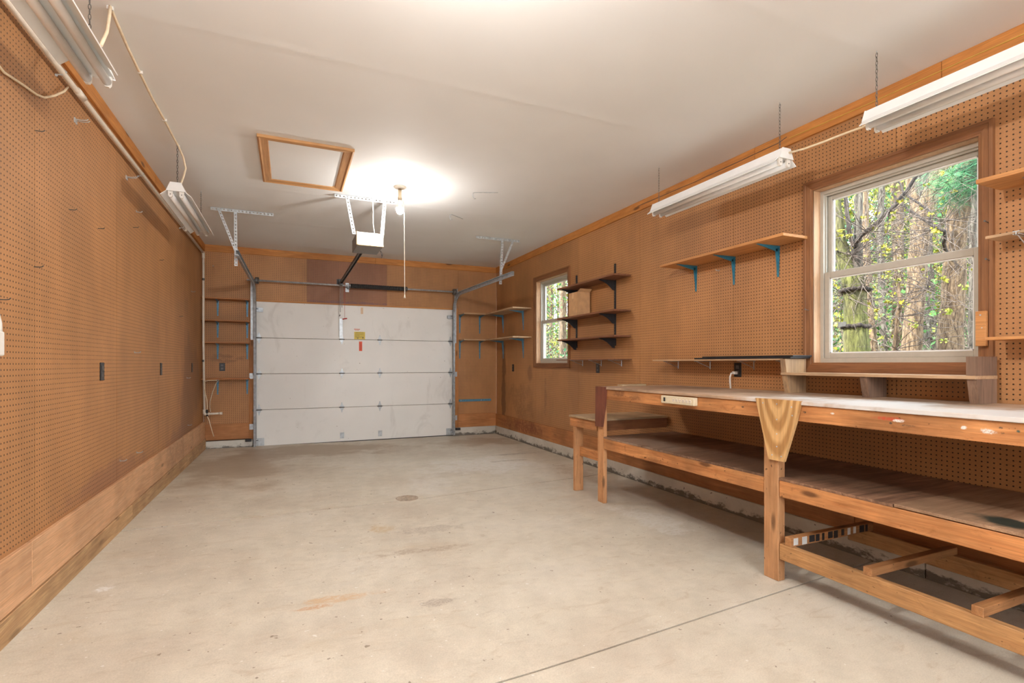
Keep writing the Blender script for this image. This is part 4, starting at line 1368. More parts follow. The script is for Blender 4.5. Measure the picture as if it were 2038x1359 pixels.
# torsion shaft across the top
ts = thing('torsion_shaft', 'torsion bar with black spring above the garage door', 'torsion bar', (1.02, 8.12, 2.39))
TZ, TY = 2.392, 8.12
part('shaft', B().tube([(-0.545, TY, TZ), (2.60, TY, TZ)], 0.0135, 10), M['galv'], ts)
b = B()
n = 60
x0, x1 = 0.86, 1.70
prof = []
for k in range(n + 1):
    xx = x0 + (x1 - x0) * k / n
    prof.append((0.036 if k % 2 else 0.0315, xx - x0))
b.lathe(prof, (x0, TY, TZ), 16, 'X', smooth=False)
part('spring', b, M['black'], ts)
part('winding_cone', B().lathe([(0.018, 0), (0.028, 0.008), (0.028, 0.03), (0.020, 0.034)], (0.832, TY, TZ), 14, 'X').tube([(0.842, TY, TZ - 0.02), (0.846, TY - 0.012, TZ - 0.042)], 0.007, 8), M['track'], ts)
part('end_cone', B().lathe([(0.034, 0), (0.034, 0.03), (0.020, 0.035)], (1.695, TY, TZ), 14, 'X'), M['dark_steel'], ts)
part('center_bearing', B().box(0.822, 0.828, TY - 0.02, YB - 0.001, TZ - 0.03, TZ + 0.03).box(0.80, 0.85, YB - 0.006, YB - 0.001, TZ - 0.08, TZ + 0.06), M['track'], ts)
for x in (-0.44, 2.48):
    s = 1 if x < 0 else -1
    part('cable_drum', B().lathe([(0.035, 0), (0.052, 0.006), (0.046, 0.012), (0.046, 0.034), (0.054, 0.04), (0.030, 0.05)], (x, TY, TZ), 18, 'X'), M['dark_steel'], ts)
for x in (-0.475, 2.545):
    part('end_bearing', B().box(x - 0.003, x + 0.003, TY - 0.05, YB - 0.005, TZ - 0.06, TZ + 0.05), M['track'], ts)
for x in (-0.43, 2.50):
    part('lift_cable', B().tube([(x, TY + 0.045, TZ), (x, 8.24, 0.12)], 0.002, 4), M['dark_steel'], ts)

# safety eyes at the feet of the tracks
for x, lab in ((-0.52, 'black safety sensor left of the garage door'), (2.60, 'black safety sensor right of the garage door')):
    t = thing('safety_sensor', lab, 'sensor', (x, 8.2, 0.1), 'garage door safety sensors')
    part('housing', B().box(x - 0.05, x + 0.03, 8.17, 8.215, 0.095, 0.135, 0.004), M['black_plastic'], t)
    part('bracket', B().box(x - 0.02, x + 0.02, 8.2155, YB - 0.031, 0.10, 0.13), M['galv'], t)

# ================================================================== OUTLETS, PIPES, CABLES
ob = B().box(-0.006, 0, -0.035, 0.035, -0.057, 0.057, 0.002)
out_me = shared('outlet_plate', ob, M['black_plastic'])
ob = B()
for z in (-0.022, 0.022):
    ob.box(-0.0085, -0.0055, -0.016, 0.016, z - 0.014, z + 0.014, 0.001)
sock_me = shared('outlet_sockets', ob, M['dark_steel'])
for x, y, z, rz, lab in ((XL, 4.018, 1.158, 180, 'black outlet on the left wall nearest the camera'), (XL, 5.657, 1.158, 180, 'middle of three black outlets on the left wall'),
                         (XL, 7.321, 1.158, 180, 'black outlet on the left wall nearest the garage door'), (-0.863, YB, 1.160, 90, 'black outlet under short shelves left of the garage door'),
                         (XR, 5.065, 1.155, 0, 'black outlet below the thin dark shelf on the right wall'), (XR, 7.528, 1.140, 0, 'black outlet below the corner shelves on the right wall'),
                         (XR, 3.036, 1.158, 0, 'black outlet with a plugged-in cord above the workbench')):
    t = thing('wall_outlet', lab, 'outlet', (x, y, z), 'black wall outlets')
    o1 = inst('cover_plate', out_me, t, (x, y, z), R(rz))
    o2 = inst('receptacle', sock_me, t, (x, y, z), R(rz))
pc = thing('plug_cord', 'white plug and cord running from outlet down behind the bench', 'cord', (3.27, 3.045, T))
part('plug', B().box(3.262, XR - 0.0086, 3.028, 3.060, 1.122, 1.146, 0.004), M['white_plastic'], pc)
part('cord', B().tube([(3.265, 3.046, 1.134), (3.252, 3.055, 1.130), (3.248, 3.062, 1.10), (3.250, 3.064, 1.06), (3.254, 3.062, T + 0.001)], 0.0065, 8), M['white_plastic'], pc)

# cream conduit: along the left wall, down the corner, short foot
pp = thing('conduit_pipe', 'cream plastic pipe along the top of the left wall and down the corner', 'pipe', (-1.06, 8.2, 0.5))
PX, PZ = XL + 0.033, 2.692
PY = 7.985
part('pipe', B().tube([(PX, YF + 0.01, PZ), (PX, 4.0, PZ), (PX, PY - 0.02, PZ + 0.006)], 0.0145, 10), M['pvc'], pp)
part('pipe', B().tube([(PX, PY, PZ), (PX, PY, 1.5), (PX + 0.012, PY, 0.54)], 0.0145, 10), M['pvc'], pp)
part('pipe', B().tube([(PX + 0.012, PY, 0.527), (-0.84, PY, 0.529)], 0.0145, 10), M['pvc'], pp)
part('elbow', B().tube([(PX, PY - 0.06, PZ + 0.006), (PX, PY - 0.012, PZ + 0.004), (PX, PY, PZ - 0.008), (PX, PY, PZ - 0.06)], 0.019, 10), M['pvc'], pp)
part('elbow', B().tube([(PX + 0.011, PY, 0.59), (PX + 0.012, PY, 0.54), (PX + 0.022, PY, 0.527), (PX + 0.07, PY, 0.527)], 0.019, 10), M['pvc'], pp)
part('end_cap', B().tube([(-0.87, PY, 0.529), (-0.832, PY, 0.529)], 0.019, 10), M['pvc'], pp)
for y in (3.50, 6.62):
    part('coupling', B().tube([(PX, y, PZ + 0.004), (PX, y + 0.09, PZ + 0.004)], 0.019, 10), M['pvc'], pp)
for z in (2.33, 1.23):
    part('coupling', B().tube([(PX, PY, z), (PX, PY, z + 0.03)], 0.0165, 10), M['dark_steel'], pp)
cb = B().tube([(-0.028, 0, 0.018), (0.0, 0, 0.018), (0.018, 0, 0.0), (0.0, 0, -0.018), (-0.028, 0, -0.020)], 0.003, 5).lathe([(0.006, 0), (0.006, 0.004)], (-0.024, 0, -0.024), 8, 'Y')
clamp_me = shared('pipe_clamp', cb, M['galv'])
for y in (3.30, 4.83, 6.50, 1.9):
    inst('pipe_clamp', clamp_me, pp, (PX, y, PZ + 0.003))

# cable from the near-left light along the ceiling to the far-left light
cc = thing('ceiling_cable', 'cream cable stapled across the ceiling between the left shop lights', 'cable', (-0.77, 3.7, H))
part('cable', B().tube([(-0.735, 2.70, 2.565), (-0.73, 2.76, 2.66), (-0.742, 2.84, 2.78), (-0.758, 2.91, H - 0.012), (-0.763, 2.98, H - 0.008), (-0.772, 3.25, H - 0.012), (-0.778, 3.507, H - 0.007),
                        (-0.779, 3.80, H - 0.012), (-0.775, 4.128, H - 0.007), (-0.772, 4.40, H - 0.012), (-0.770, 4.575, H - 0.010), (-0.752, 4.66, H - 0.06), (-0.742, 4.70, 2.74), (-0.750, 4.66, 2.66), (-0.764, 4.60, 2.56)], 0.0068, 8), M['cable'], cc)
for y in (2.93, 3.507, 4.128, 4.582):
    part('staple', B().box(-0.786 if y > 3 else -0.776, -0.762 if y > 3 else -0.75, y - 0.006, y + 0.006, H - 0.016, H - 0.0005), M['white_plastic'], cc)
# cable drooping on the left wall
t = thing('wall_cable', 'cream cable drooping over the left pegboard below the pipe', 'cable', (-1.06, 2.9, 2.4))
part('cable', B().tube([(XL + 0.01, 2.55, 2.44), (XL + 0.012, 2.774, 2.411), (XL + 0.014, 2.924, 2.438), (XL + 0.016, 3.06, 2.458), (XL + 0.018, 3.14, 2.482), (XL + 0.020, 3.25, 2.545), (XL + 0.022, 3.36, 2.62), (XL + 0.018, 3.42, 2.672)], 0.0055, 8), M['cable'], t)
# cable between the two right lights
t = thing('light_cable', 'cream cable strung between the two right shop lights', 'cable', (2.88, 2.0, 2.52))
part('cable', B().tube([(2.885, 2.249, 2.535), (2.89, 2.15, 2.522), (2.89, 2.03, 2.516), (2.89, 1.90, 2.513), (2.885, 1.80, 2.506), (2.88, 1.757, 2.508)], 0.0065, 8), M['cable'], t)
# yellow wire along the right top board and dark wire beyond
t = thing('yellow_wire', 'thin yellow wire stapled along the right top board', 'wire', (XR - 0.02, 1.6, 2.82))
part('wire', B().tube([(XR - 0.0225, 0.2, 2.800), (XR - 0.0225, 1.0, 2.812), (XR - 0.0225, 1.5, 2.818), (XR - 0.0225, 2.0, 2.814), (XR - 0.0225, 2.56, 2.822)], 0.0025, 5), M['yellow_wire'], t)
t = thing('dark_wire', 'thin dark wire along the right top board above the shop light', 'wire', (XR - 0.02, 3.2, 2.82))
part('wire', B().tube([(XR - 0.0225, 2.58, 2.840), (XR - 0.0225, 2.64, 2.824), (XR - 0.0225, 3.0, 2.818), (XR - 0.0225, 3.5, 2.812), (XR - 0.0225, 4.3, 2.826)], 0.0024, 5), M['dark_steel'], t)
# cords in the far left corner
t = thing('extension_cord', 'cream extension cord looped from the lowest corner shelf', 'cord', (-1.02, 8.05, 0.2))
part('cord', B().tube([(-0.90, 8.02, 0.978), (-1.00, 7.985, 0.98), (-1.042, 7.96, 0.968), (-1.045, 7.95, 0.90), (-1.03, 7.96, 0.80), (-1.015, 7.97, 0.72), (-1.012, 7.98, 0.62), (-1.015, 7.98, 0.56)], 0.006, 7), M['cable'], t)
part('plug', B().tube([(-1.015, 7.98, 0.585), (-1.012, 7.98, 0.50)], 0.014, 8), M['black_plastic'], t)
part('tail', B().tube([(-1.012, 7.98, 0.50), (-0.99, 7.98, 0.44), (-0.975, 8.0, 0.36), (-0.955, 8.0, 0.28), (-0.94, 8.02, 0.215)], 0.006, 7), M['cable'], t)
t = thing('hanging_cord', 'thin brown cord hanging from the lowest corner shelf to the pipe', 'cord', (-0.98, 8.1, 0.5))
part('cord', B().tube([(-0.885, 8.10, 0.982), (-0.92, 8.10, 0.94), (-0.965, 8.12, 0.82), (-1.00, 8.14, 0.68), (-1.005, 8.16, 0.60), (-0.995, 8.16, 0.54)], 0.005, 6), M['beige_plastic'], t)
# white fitting at the left picture edge
t = thing('white_holder', 'white curved plastic holder on the left wall at the photo edge', 'holder', (XL + 0.02, 2.76, 1.24))
part('arch', B().tube([(XL + 0.022, 2.703, 1.33), (XL + 0.022, 2.700, 1.37), (XL + 0.022, 2.685, 1.40), (XL + 0.022, 2.64, 1.413), (XL + 0.022, 2.595, 1.40), (XL + 0.022, 2.58, 1.37), (XL + 0.022, 2.577, 1.33)], 0.014, 8), M['white_plastic'], t)
part('base', B().box(XL + 0.001, XL + 0.038, 2.56, 2.716, 1.238, 1.338, 0.005), M['white_plastic'], t)

# ================================================================== HOOKS AND NAILS
hk = B().tube([(0, 0, 0), (0.022, 0, 0.0), (0.030, 0, 0.002), (0.035, 0, 0.008)], 0.0024, 5)
hook_dark = shared('hook_dark', hk, M['dark_steel'])
hk = B().tube([(0, 0, 0), (0.028, 0, 0.0), (0.036, 0, 0.003), (0.041, 0, 0.010)], 0.003, 6).tube([(0, -0.008, 0.012), (0.004, 0, 0.004), (0.0, 0.0, 0.0)], 0.0024, 5)
hook_galv = shared('hook_galv', hk, M['galv'])
hk = B().tube([(0, 0.012, 0), (0.03, 0.012, -0.002), (0.055, 0.014, 0.003), (0.062, 0.015, 0.010)], 0.0028, 5).tube([(0, -0.012, 0), (0.03, -0.012, -0.002), (0.055, -0.010, 0.003), (0.062, -0.009, 0.010)], 0.0028, 5).box(0, 0.005, -0.018, -0.008, -0.020, 0.008).box(0, 0.005, 0.008, 0.018, -0.020, 0.008).box(0, 0.003, -0.008, 0.008, -0.004, 0.004)
hook_dbl = shared('hook_double', hk, M['galv'])
nl = B().tube([(0, 0, 0), (0.04, 0, 0.006)], 0.0022, 5).lathe([(0.005, 0.039), (0.005, 0.042)], (0, 0, 0.006), 8, 'X')
nail_me = shared('nail', nl, M['dark_steel'])


def small(name, me, loc, rz, label, cat, group):
    o = bpy.data.objects.new(name, me)
    o.location = loc
    o.rotation_euler = (0, 0, R(rz))
    COL.objects.link(o)
    return tag(o, label, cat, group)


LG = 'pegboard hooks on the left wall'
for me, y, z, lab in ((hook_dbl, 3.58, 2.565, 'double steel hook high on the left wall under the pipe'),
                      (hook_dbl, 4.56, 2.575, 'small double steel hook high on the left wall beyond the second seam'),
                      (hook_dark, 3.095, 2.302, 'dark hook high on the first left wall seam'),
                      (hook_dark, 3.495, 2.042, 'dark hook on the left wall between the first and second seams, upper'),
                      (hook_dark, 3.95, 2.05, 'dark hook on the left wall just before the second seam'),
                      (hook_dark, 4.74, 2.25, 'dark hook on the left wall under the long shadow'),
                      (hook_galv, 4.82, 2.39, 'bluish steel hook on the left wall within the long shadow'),
                      (hook_dark, 3.08, 1.66, 'dark hook at eye height on the first left wall seam'),
                      (hook_dark, 2.772, 1.472, 'dark hook above the white holder on the left wall'),
                      (hook_galv, 4.77, 1.291, 'steel hook at middle height on the left wall above the outlets'),
                      (hook_dark, 5.60, 2.16, 'dark hook on the left wall near the third seam'),
                      (hook_galv, 7.28, 2.084, 'steel hook on the left wall near the far corner'),
                      (hook_dark, 6.53, 1.721, 'dark hook on the far left wall above the last outlet'),
                      (hook_galv, 6.97, 1.039, 'steel hook on the left wall below the last outlet'),
                      (hook_galv, 4.40, 0.522, 'steel hook low on the left wall near the baseboard, nearer camera'),
                      (hook_galv, 4.83, 0.511, 'steel hook low on the left wall near the baseboard, farther away'),
                      (hook_galv, 7.04, 0.481, 'steel hook low on the left wall near the corner')):
    small('pegboard_hook', me, (XL, y, z), 0, lab, 'hook', LG)
small('pegboard_hook', hook_galv, (-0.97, YB, 2.57), -90, 'steel hook on the back wall beside the corner pipe', 'hook', 'hooks on the garage door wall')
for x, z, lab in ((-0.86, 1.43, 'left hook under the third corner shelf'), (-0.71, 1.43, 'right hook under the third corner shelf'), (-0.75, 0.92, 'left hook under the lowest corner shelf'), (-0.60, 0.935, 'right hook under the lowest corner shelf')):
    small('pegboard_hook', hook_dark, (x, YB, z), -90, lab, 'hook', 'hooks on the garage door wall')
small('pegboard_hook', hook_galv, (XR, 3.23, 1.985), 180, 'steel hook under the teal bracket shelf', 'hook', 'hooks on the right wall')
for y, z, lab in ((1.425, 2.13, 'blue-headed nail above the top shelf in window casing'), (1.425, 1.93, 'nail in the right window casing between upper shelves'), (1.42, 1.735, 'nail in the right window casing below the middle shelf')):
    small('casing_nail', nail_me, (XR - 0.012, y, z), 180, lab, 'nail', 'nails in the window casing')
small('casing_nail', nail_me, (XR - 0.012, 2.415, 1.575), 180, 'nail in the left window casing', 'nail', 'nails in the window casing')
# hooks in the ceiling
for x0, y0, x1, y1, lab in ((1.629, 4.677, 1.86, 4.60, 'wire hook in the ceiling right of the bulb'), (1.634, 5.469, 1.83, 5.60, 'wire hook in the ceiling farther right of the bulb')):
    solo('ceiling_hook', B().tube([(x1, y1, H - 0.004), (x0 + 0.02, y0, H - 0.008), (x0, y0, H - 0.016), (x0, y0, H - 0.05), (x0 + 0.012, y0, H - 0.07), (x0 + 0.03, y0, H - 0.065)], 0.003, 6),
         M['galv'], lab, 'hook', 'ceiling wire hooks')

# ================================================================== THE WOODS OUTSIDE
def bark(name, c1, c2, moss=None, sc_=9):
    t = NT(name)
    n = t.noise(t.scaled(t.obj(), (4, 4, 0.8)), sc_, 6, 0.72, 0.8)
    n2 = t.noise(t.obj(), 3.0, 4)
    col = t.ramp(n, [(0.36, tuple(c * 0.30 for c in c2)), (0.48, c2), (0.58, c1), (0.72, tuple(min(1, c * 1.35) for c in c1))])
    if moss:
        col = t.mix(t.rng(n2, 0.40, 0.60, 0, 0.75), col, t.mix(1.0, moss, t.rng(n, 0.35, 0.65, 0.45, 1.3), 'MULTIPLY'))
    t.bump(n, 0.9, 0.03)
    return t.done(col, 0.9)


M['bark'] = bark('brown_bark', (0.252, 0.168, 0.100), (0.118, 0.071, 0.038))
M['bark_moss'] = bark('mossy_bark', (0.168, 0.150, 0.067), (0.089, 0.079, 0.031), (0.134, 0.140, 0.029), 9)
M['bark_grey'] = bark('grey_bark', (0.162, 0.140, 0.113), (0.081, 0.065, 0.051))
M['bark_dark'] = bark('dark_branch', (0.072, 0.054, 0.043), (0.032, 0.022, 0.020))
M['twig'] = bark('pale_twig', (0.207, 0.162, 0.133), (0.126, 0.090, 0.075))


def leaf_mat(name, c, c2):
    t = NT(name)
    n = t.noise(t.obj(), 2.5, 3)
    col = t.mix(t.rng(n, 0.35, 0.65), c, c2)
    t.bsdf.inputs['Transmission Weight'].default_value = 0.0
    return t.done(col, 0.7)


M['leaf_green'] = leaf_mat('leaf_green', (0.018, 0.109, 0.016), (0.073, 0.174, 0.031))
M['leaf_pine'] = leaf_mat('leaf_pine', (0.018, 0.115, 0.041), (0.049, 0.169, 0.055))
M['leaf_yellow'] = leaf_mat('leaf_yellow', (0.317, 0.265, 0.009), (0.219, 0.230, 0.014))
M['leaf_lime'] = leaf_mat('leaf_lime', (0.183, 0.252, 0.023), (0.323, 0.309, 0.046))
M['leaf_pale'] = leaf_mat('leaf_pale', (0.130, 0.116, 0.065), (0.181, 0.147, 0.095))


def mat_litter():
    t = NT('leaf_litter')
    n = t.noise(t.obj(), 6, 5, 0.7)
    n2 = t.noise(t.obj(), 22, 3, 0.7)
    col = t.ramp(n, [(0.3, (0.08, 0.055, 0.035)), (0.5, (0.19, 0.145, 0.09)), (0.62, (0.16, 0.20, 0.06)), (0.75, (0.32, 0.27, 0.19))])
    col = t.mix(1.0, col, t.rng(n2, 0.3, 0.7, 0.6, 1.3), 'MULTIPLY')
    t.bump(n2, 0.6, 0.08)
    return t.done(col, 0.95)


M['litter'] = mat_litter()


def ground_z(x, y):
    return -0.25 + max(0.0, x - 6.5) * 0.30 + 0.12 * math.sin(x * 0.9 + y * 0.5) + 0.10 * math.sin(y * 0.8)


b = B()
NX, NY = 26, 40
rows = []
for i in range(NX + 1):
    x = XR + 0.2 + 26.0 * i / NX
    rows.append([b.bm.verts.new((x, -6 + 42.0 * j / NY, ground_z(x, -6 + 42.0 * j / NY))) for j in range(NY + 1)])
for i in range(NX):
    for j in range(NY):
        f = b.bm.faces.new((rows[i][j], rows[i + 1][j], rows[i + 1][j + 1], rows[i][j + 1]))
        f.smooth = True
solo('forest_ground', b, M['litter'], 'leaf-littered forest slope outside the windows', kind='structure', origin=(0, 0, 0))
random.seed(11)
RND = random.random


def leaves(b, c, rad, n, size, aspect=1.6, droop=0.0):
    """scatter n four-sided leaf blades in an ellipsoid"""
    for _ in range(n):
        while True:
            v = Vector((RND() * 2 - 1, RND() * 2 - 1, RND() * 2 - 1))
            if v.length <= 1:
                break
        p = Vector((c[0] + v.x * rad[0], c[1] + v.y * rad[1], c[2] + v.z * rad[2]))
        a = Vector((RND() - .5, RND() - .5, RND() - .5 - droop)).normalized()
        s = a.orthogonal().normalized()
        s = Matrix.Rotation(RND() * 6.28, 3, a) @ s
        h = size * (0.6 + 0.8 * RND())
        w_ = h / aspect
        q = [p - a * h * .5, p + s * w_ * .5, p + a * h * .5, p - s * w_ * .5]
        vs_ = [b.bm.verts.new(x) for x in q]
        b.bm.faces.new(vs_)


def wander(p0, d, L, n, jit):
    p = Vector(p0)
    d = Vector(d).normalized()
    out = [p.copy()]
    for _ in range(n):
        d = (d + Vector((RND() - .5, RND() - .5, RND() - .5)) * jit).normalized()
        p = p + d * (L / n)
        out.append(p.copy())
    return out


def trunk_part(t, pts, rad, mat, nm='trunk', sides=12):
    P_, R_ = [], []
    for (p, q), (r0, r1) in zip(zip(pts, pts[1:]), zip(rad, rad[1:])):
        for k in range(4):
            u = k / 4
            P_.append(Vector(p).lerp(Vector(q), u) + Vector((RND() - .5, RND() - .5, 0)) * 0.015 * (k > 0))
            R_.append((r0 + (r1 - r0) * u) * (0.96 + 0.08 * RND()))
    P_.append(Vector(pts[-1]))
    R_.append(rad[-1])
    return part(nm, B().tube(P_, R_, sides), mat, t)


def gz(x, y):
    return ground_z(x, y) - 0.08


def tree(name, label, pts, rad, mat, extra=None, group=None):
    x, y = pts[0][0], pts[0][1]
    t = thing(name, label, 'tree', (x, y, gz(x, y)), group)
    trunk_part(t, [(x, y, gz(x, y))] + pts, [rad[0] * 1.1] + rad, mat)
    return t


def twigs(t, origin_list, n, L, r0, mat, nm='twigs', up=0.25, spread=1.0, bias=(0, 0, 0)):
    b = B()
    tips = []
    for _ in range(n):
        o = random.choice(origin_list)
        d = Vector(((RND() - .5) * spread + bias[0], (RND() - .5) * 2 * spread + bias[1], (RND() - .5) * 1.2 + up + bias[2]))
        path = wander(o, d, L * (0.5 + RND()), 5, 0.5)
        b.tube(path, [r0 * (1 - k / 6.5) for k in range(6)], 4, caps=False)
        tips.append(path[-1])
        for k in (2, 3, 4):
            if RND() < 0.7:
                p2 = wander(path[k], (RND() - .5, RND() - .5, RND() - .3), L * 0.35, 3, 0.5)
                b.tube(p2, [r0 * 0.5, r0 * 0.4, r0 * 0.3, r0 * 0.2], 3, caps=False)
                tips.append(p2[-1])
    part(nm, b, mat, t)
    return tips


def clusters(t, tips, n, size, mat, rad=0.05, per=9, nm='leaves'):
    b = B()
    for p in random.sample(tips, min(n, len(tips))):
        leaves(b, p, (rad, rad, rad * 0.7), per, size)
    part(nm, b, mat, t)


# the trees one can tell apart through the large window
tA = tree('mossy_tree', 'mossy forked tree close outside the left side of the large window', [(5.3, 3.36, 1.354), (5.3, 3.38, 1.842), (5.3, 3.40, 2.10)], [0.112, 0.104, 0.100], M['bark_moss'])
trunk_part(tA, [(5.29, 3.41, 2.0), (5.25, 3.46, 2.30), (5.2, 3.49, 2.50), (5.2, 3.533, 2.9), (5.2, 3.58, 3.5)], [0.085, 0.075, 0.064, 0.063, 0.05], M['bark_moss'], 'fork')
trunk_part(tA, [(5.3, 3.38, 2.0), (5.3, 3.365, 2.25), (5.3, 3.35, 2.451), (5.3, 3.33, 2.853), (5.3, 3.35, 3.2)], [0.06, 0.05, 0.036, 0.022, 0.015], M['bark_grey'], 'fork')
trunk_part(tA, [(5.25, 3.36, 2.40), (5.2, 3.267, 2.473), (5.2, 3.111, 2.559), (5.2, 2.977, 2.667), (5.2, 2.87, 2.776), (5.2, 2.755, 2.922), (5.2, 2.64, 3.10)], [0.026, 0.022, 0.022, 0.019, 0.017, 0.014, 0.01], M['bark_dark'], 'branch', 8)
trunk_part(tA, [(5.25, 3.37, 2.40), (5.2, 3.375, 2.52), (5.2, 3.402, 2.811), (5.2, 3.43, 3.10)], [0.022, 0.02, 0.02, 0.013], M['bark_dark'], 'branch', 8)
b = B()
for z, r_ in ((1.585, 0.118), (1.955, 0.125)):
    for k in range(14):
        a = 2 * math.pi * k / 14
        b.lathe([(0.004, -0.02), (0.028, -0.012), (0.034, 0.004), (0.02, 0.022), (0.004, 0.026)], (5.3 + r_ * 0.9 * math.cos(a), 3.375 + r_ * 0.9 * math.sin(a), z + 0.014 * (RND() - .5)), 7)
part('burl_ring', b, M['bark_dark'], tA)
tips = twigs(tA, [(5.2, 3.35, 2.3), (5.2, 3.2, 2.5), (5.2, 3.0, 2.65), (5.3, 3.36, 2.1), (5.25, 3.45, 1.9)], 95, 0.95, 0.0048, M['twig'], 'twigs', 0.05, 1.0, (-0.1, -0.25, 0))
clusters(tA, tips, 46, 0.028, M['leaf_yellow'], 0.024, 12, 'blossom')
tD = tree('brown_tree', 'thick brown tree leaning right in the middle of the large window', [(7.5, 4.061, 1.396), (7.5, 4.008, 2.018), (7.5, 3.973, 2.668), (7.5, 3.927, 3.113), (7.5, 3.782, 3.519), (7.5, 3.60, 4.0), (7.5, 3.4, 5.4)], [0.11, 0.106, 0.104, 0.100, 0.09, 0.08, 0.06], M['bark'])
trunk_part(tD, [(7.5, 3.96, 2.95), (7.5, 3.99, 3.2), (7.5, 4.049, 3.475), (7.5, 4.109, 3.826), (7.5, 4.2, 4.6)], [0.06, 0.058, 0.053, 0.047, 0.04], M['bark'], 'fork')
tE = tree('brown_tree', 'thickest brown tree at the right side of the large window', [(6.5, 3.147, 1.362), (6.5, 3.116, 1.871), (6.5, 3.107, 2.405), (6.5, 3.075, 2.772), (6.5, 3.036, 3.079), (6.5, 2.96, 3.5), (6.5, 2.9, 5.0)], [0.118, 0.104, 0.098, 0.097, 0.095, 0.085, 0.07], M['bark'])
trunk_part(tE, [(6.45, 3.10, 2.30), (5.9, 2.9, 2.36), (5.6, 2.751, 2.442), (5.6, 2.873, 2.543), (5.6, 3.037, 2.707), (5.6, 3.136, 2.81), (5.6, 3.20, 2.95)], [0.016, 0.016, 0.015, 0.013, 0.012, 0.010, 0.008], M['bark_dark'], 'branch', 7)
trunk_part(tE, [(5.6, 2.860, 2.532), (5.6, 2.885, 2.667), (5.6, 2.958, 2.759), (5.6, 3.09, 2.896), (5.6, 3.16, 3.069)], [0.012, 0.012, 0.011, 0.010, 0.008], M['bark_dark'], 'branch', 7)
tips = twigs(tE, [(6.3, 3.05, 2.3), (6.2, 3.2, 2.0), (6.3, 3.1, 2.7), (5.7, 2.9, 2.5)], 55, 0.8, 0.0045, M['twig'], 'twigs', 0.0, 1.0, (-0.4, 0.1, 0))
clusters(tE, tips, 30, 0.028, M['leaf_yellow'], 0.024, 12, 'blossom')
part('metal_tag', B().box(5.165, 5.170, 3.385, 3.47, 1.585, 1.632), M['dark_steel'], tA)
for nm, lab, pts, rd, mt in (
        ('slim_tree', 'slim brown tree just right of the mossy tree', [(8, 4.844, 1.422), (8, 4.909, 2.143), (8, 4.938, 2.906), (8, 4.967, 3.979), (8, 5.0, 5.5)], [0.07, 0.056, 0.053, 0.046, 0.04], 'bark'),
        ('slim_tree', 'slim tree between the mossy tree and the leaning brown tree', [(9, 5.283, 1.445), (9, 5.298, 2.235), (9, 5.33, 3.073), (9, 5.306, 4.4), (9, 5.3, 6)], [0.06, 0.052, 0.05, 0.042, 0.04], 'bark_grey'),
        ('slim_tree', 'slim tree between the two thick brown trees', [(10, 5.057, 1.45), (10, 5.116, 2.263), (10, 5.146, 3.124), (10, 5.168, 4.159), (10, 5.2, 6)], [0.068, 0.06, 0.06, 0.052, 0.05], 'bark_grey'),
        ('slim_tree', 'slim grey tree at the right edge of the large window', [(7, 3.19, 1.368), (7, 3.176, 1.902), (7, 3.172, 2.462), (7, 3.163, 3.413), (7, 3.15, 5)], [0.03, 0.03, 0.034, 0.034, 0.03], 'bark_grey'),
        ('slim_tree', 'crooked sapling left of the leaning brown tree', [(6, 3.41, 1.363), (6, 3.38, 1.713), (6, 3.35, 1.845), (6, 3.38, 2.092), (6, 3.42, 2.5)], [0.022, 0.022, 0.022, 0.016, 0.01], 'bark')):
    t = tree(nm, lab, pts, rd, M[mt])
    tips = twigs(t, [pts[0], pts[1], pts[2]], 26, 0.9, 0.005, M['twig'], 'twigs', 0.1, 1.0)
    clusters(t, tips, 24, 0.034, M[random.choice(['leaf_lime', 'leaf_yellow', 'leaf_green'])], 0.05, 9)
# pine bough hanging into the top right of the window
pn = tree('pine_tree', 'pine with drooping green needles at the top right of the large window', [(6.9, 2.55, 1.4), (6.9, 2.55, 3.0), (6.9, 2.5, 5.5)], [0.09, 0.08, 0.05], M['bark'])
b, nb = B(), B()
for k in range(16):
    o = (6.9, 2.55, 3.1 + 0.9 * RND())
    path = wander(o, (-0.7 - 0.5 * RND(), 0.9 * (RND() - .2), -0.12 - 0.25 * RND()), 0.95, 5, 0.25)
    b.tube(path, [0.012, 0.010, 0.008, 0.006, 0.005, 0.004], 4, caps=False)
    for p in path[2:]:
        for _ in range(34):
            d = Vector((RND() - .5, RND() - .5, RND() - .62)).normalized()
            L = 0.10 + 0.09 * RND()
            s = d.orthogonal().normalized() * 0.0028
            q = p + Vector((RND() - .5, RND() - .5, RND() - .5)) * 0.05
            vs_ = [nb.bm.verts.new(v) for v in (q - s, q + s, q + d * L + s * 0.5, q + d * L - s * 0.5)]
            nb.bm.faces.new(vs_)
for k in range(26):
    c = Vector((5.8 + 0.7 * RND(), 2.62 + 0.42 * RND(), 2.80 + 0.45 * RND()))
    b.tube([(6.9, 2.55, c.z + 0.35), tuple((Vector((6.9, 2.55, c.z + 0.35)) + c) / 2 + Vector((0, 0, 0.05))), tuple(c)], [0.010, 0.007, 0.003], 4, caps=False)
    for _ in range(60):
        d = Vector((RND() - .5, RND() - .5, RND() - .6)).normalized()
        L = 0.10 + 0.08 * RND()
        s = d.orthogonal().normalized() * 0.0022
        vs_ = [nb.bm.verts.new(v) for v in (c - s, c + s, c + d * L + s * 0.4, c + d * L - s * 0.4)]
        nb.bm.faces.new(vs_)
part('bough', b, M['bark_dark'], pn)
part('needles', nb, M['leaf_pine'], pn)

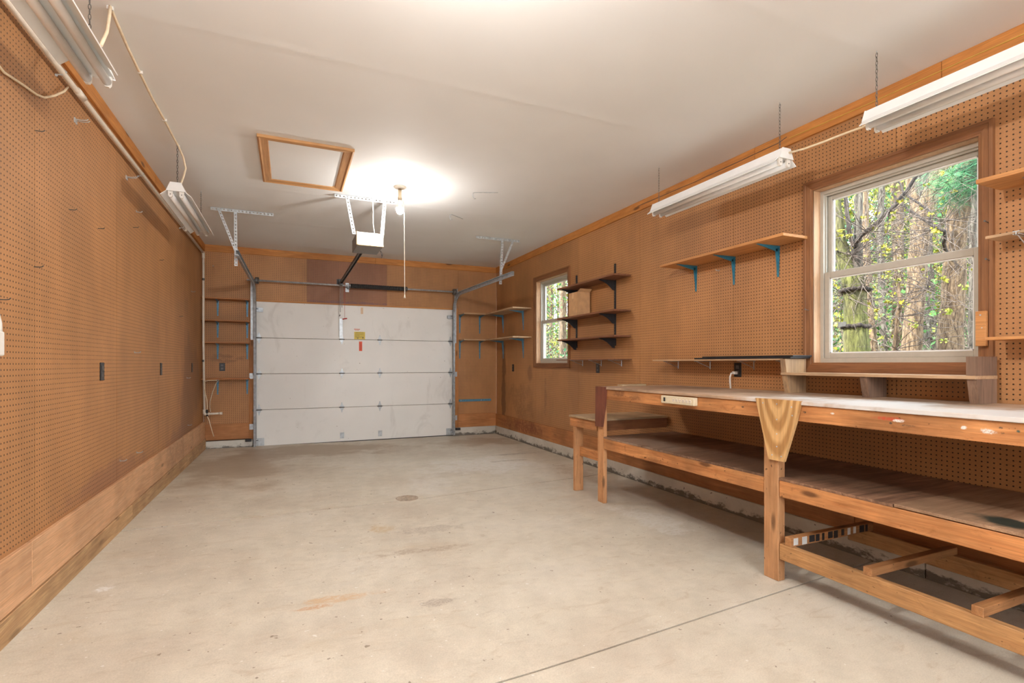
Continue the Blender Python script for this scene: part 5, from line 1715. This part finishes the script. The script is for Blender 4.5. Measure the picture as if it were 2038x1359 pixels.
# woods beyond: thin trunks and undergrowth, in front of both windows
spots = []
for _ in range(84):
    big = RND() < 0.66
    if big:
        x = 8.5 + 12 * RND()
        y = x * (0.38 + 0.44 * RND()) + (RND() - .5)
    else:
        x = 5.2 + 5.5 * RND()
        y = x * (1.55 + 0.6 * RND())
    spots.append((x, y, big))
GT = 'trees in the woods beyond the windows'
for i, (x, y, big) in enumerate(spots):
    r_ = 0.03 + 0.06 * RND()
    lean = (RND() - .5) * 0.5
    t = tree('woodland_tree', 'thin bare trunk in the woods behind the trees of the large window' if big else 'thin trunk in the woods seen past the dark shelves through the far window',
             [(x, y, 1.4 + ground_z(x, y)), (x + lean * .3, y + lean * .4, 3.0 + ground_z(x, y)), (x + lean * .5, y + lean, 6.5 + ground_z(x, y))], [r_, r_ * 0.9, r_ * 0.5], M[random.choice(['bark', 'bark_grey', 'bark_grey'])], group=GT + (' (large window)' if big else ' (far window)'))
    z = ground_z(x, y)
    tips = twigs(t, [(x, y, z + 1.2), (x, y, z + 1.8), (x, y, z + 2.4), (x + lean * .2, y + lean * .3, z + 3.2), (x + lean * .4, y + lean * .7, z + 4.2)], 16, 1.1, 0.009, M['twig'], 'twigs', 0.25, 1.2)
    far = x > 12
    clusters(t, tips, 60, 0.12 if far else 0.065, M[random.choice(['leaf_lime', 'leaf_green', 'leaf_lime', 'leaf_yellow', 'leaf_pine', 'leaf_green'])], 0.42 if far else 0.18, 22 if far else 10)
GS = 'undergrowth in the woods beyond the windows'
for i in range(56):
    big = RND() < 0.6
    if big:
        x = 7.6 + 9 * RND()
        y = x * (0.36 + 0.48 * RND()) + (RND() - .5)
    else:
        x = 5.0 + 5.0 * RND()
        y = x * (1.5 + 0.65 * RND())
    z = ground_z(x, y)
    t = thing('woodland_shrub', 'leafy undergrowth shrub behind the trees of the large window' if big else 'leafy undergrowth shrub seen through the far window', 'shrub', (x, y, z - 0.05), GS + (' (large window)' if big else ' (far window)'))
    hgt = 1.0 + 1.5 * RND()
    b = B()
    for k in range(7):
        b.tube(wander((x, y, z - 0.05), ((RND() - .5), (RND() - .5), 1.2), hgt, 4, 0.4), [0.012, 0.010, 0.008, 0.006, 0.004], 4, caps=False)
    part('stems', b, M['twig'], t)
    b = B()
    leaves(b, (x, y, z + hgt * 0.62), (0.75, 0.75, hgt * 0.48), 420, 0.07)
    part('leaves', b, M[random.choice(['leaf_green', 'leaf_lime', 'leaf_pale', 'leaf_pale', 'leaf_green', 'leaf_yellow', 'leaf_pine'])], t)
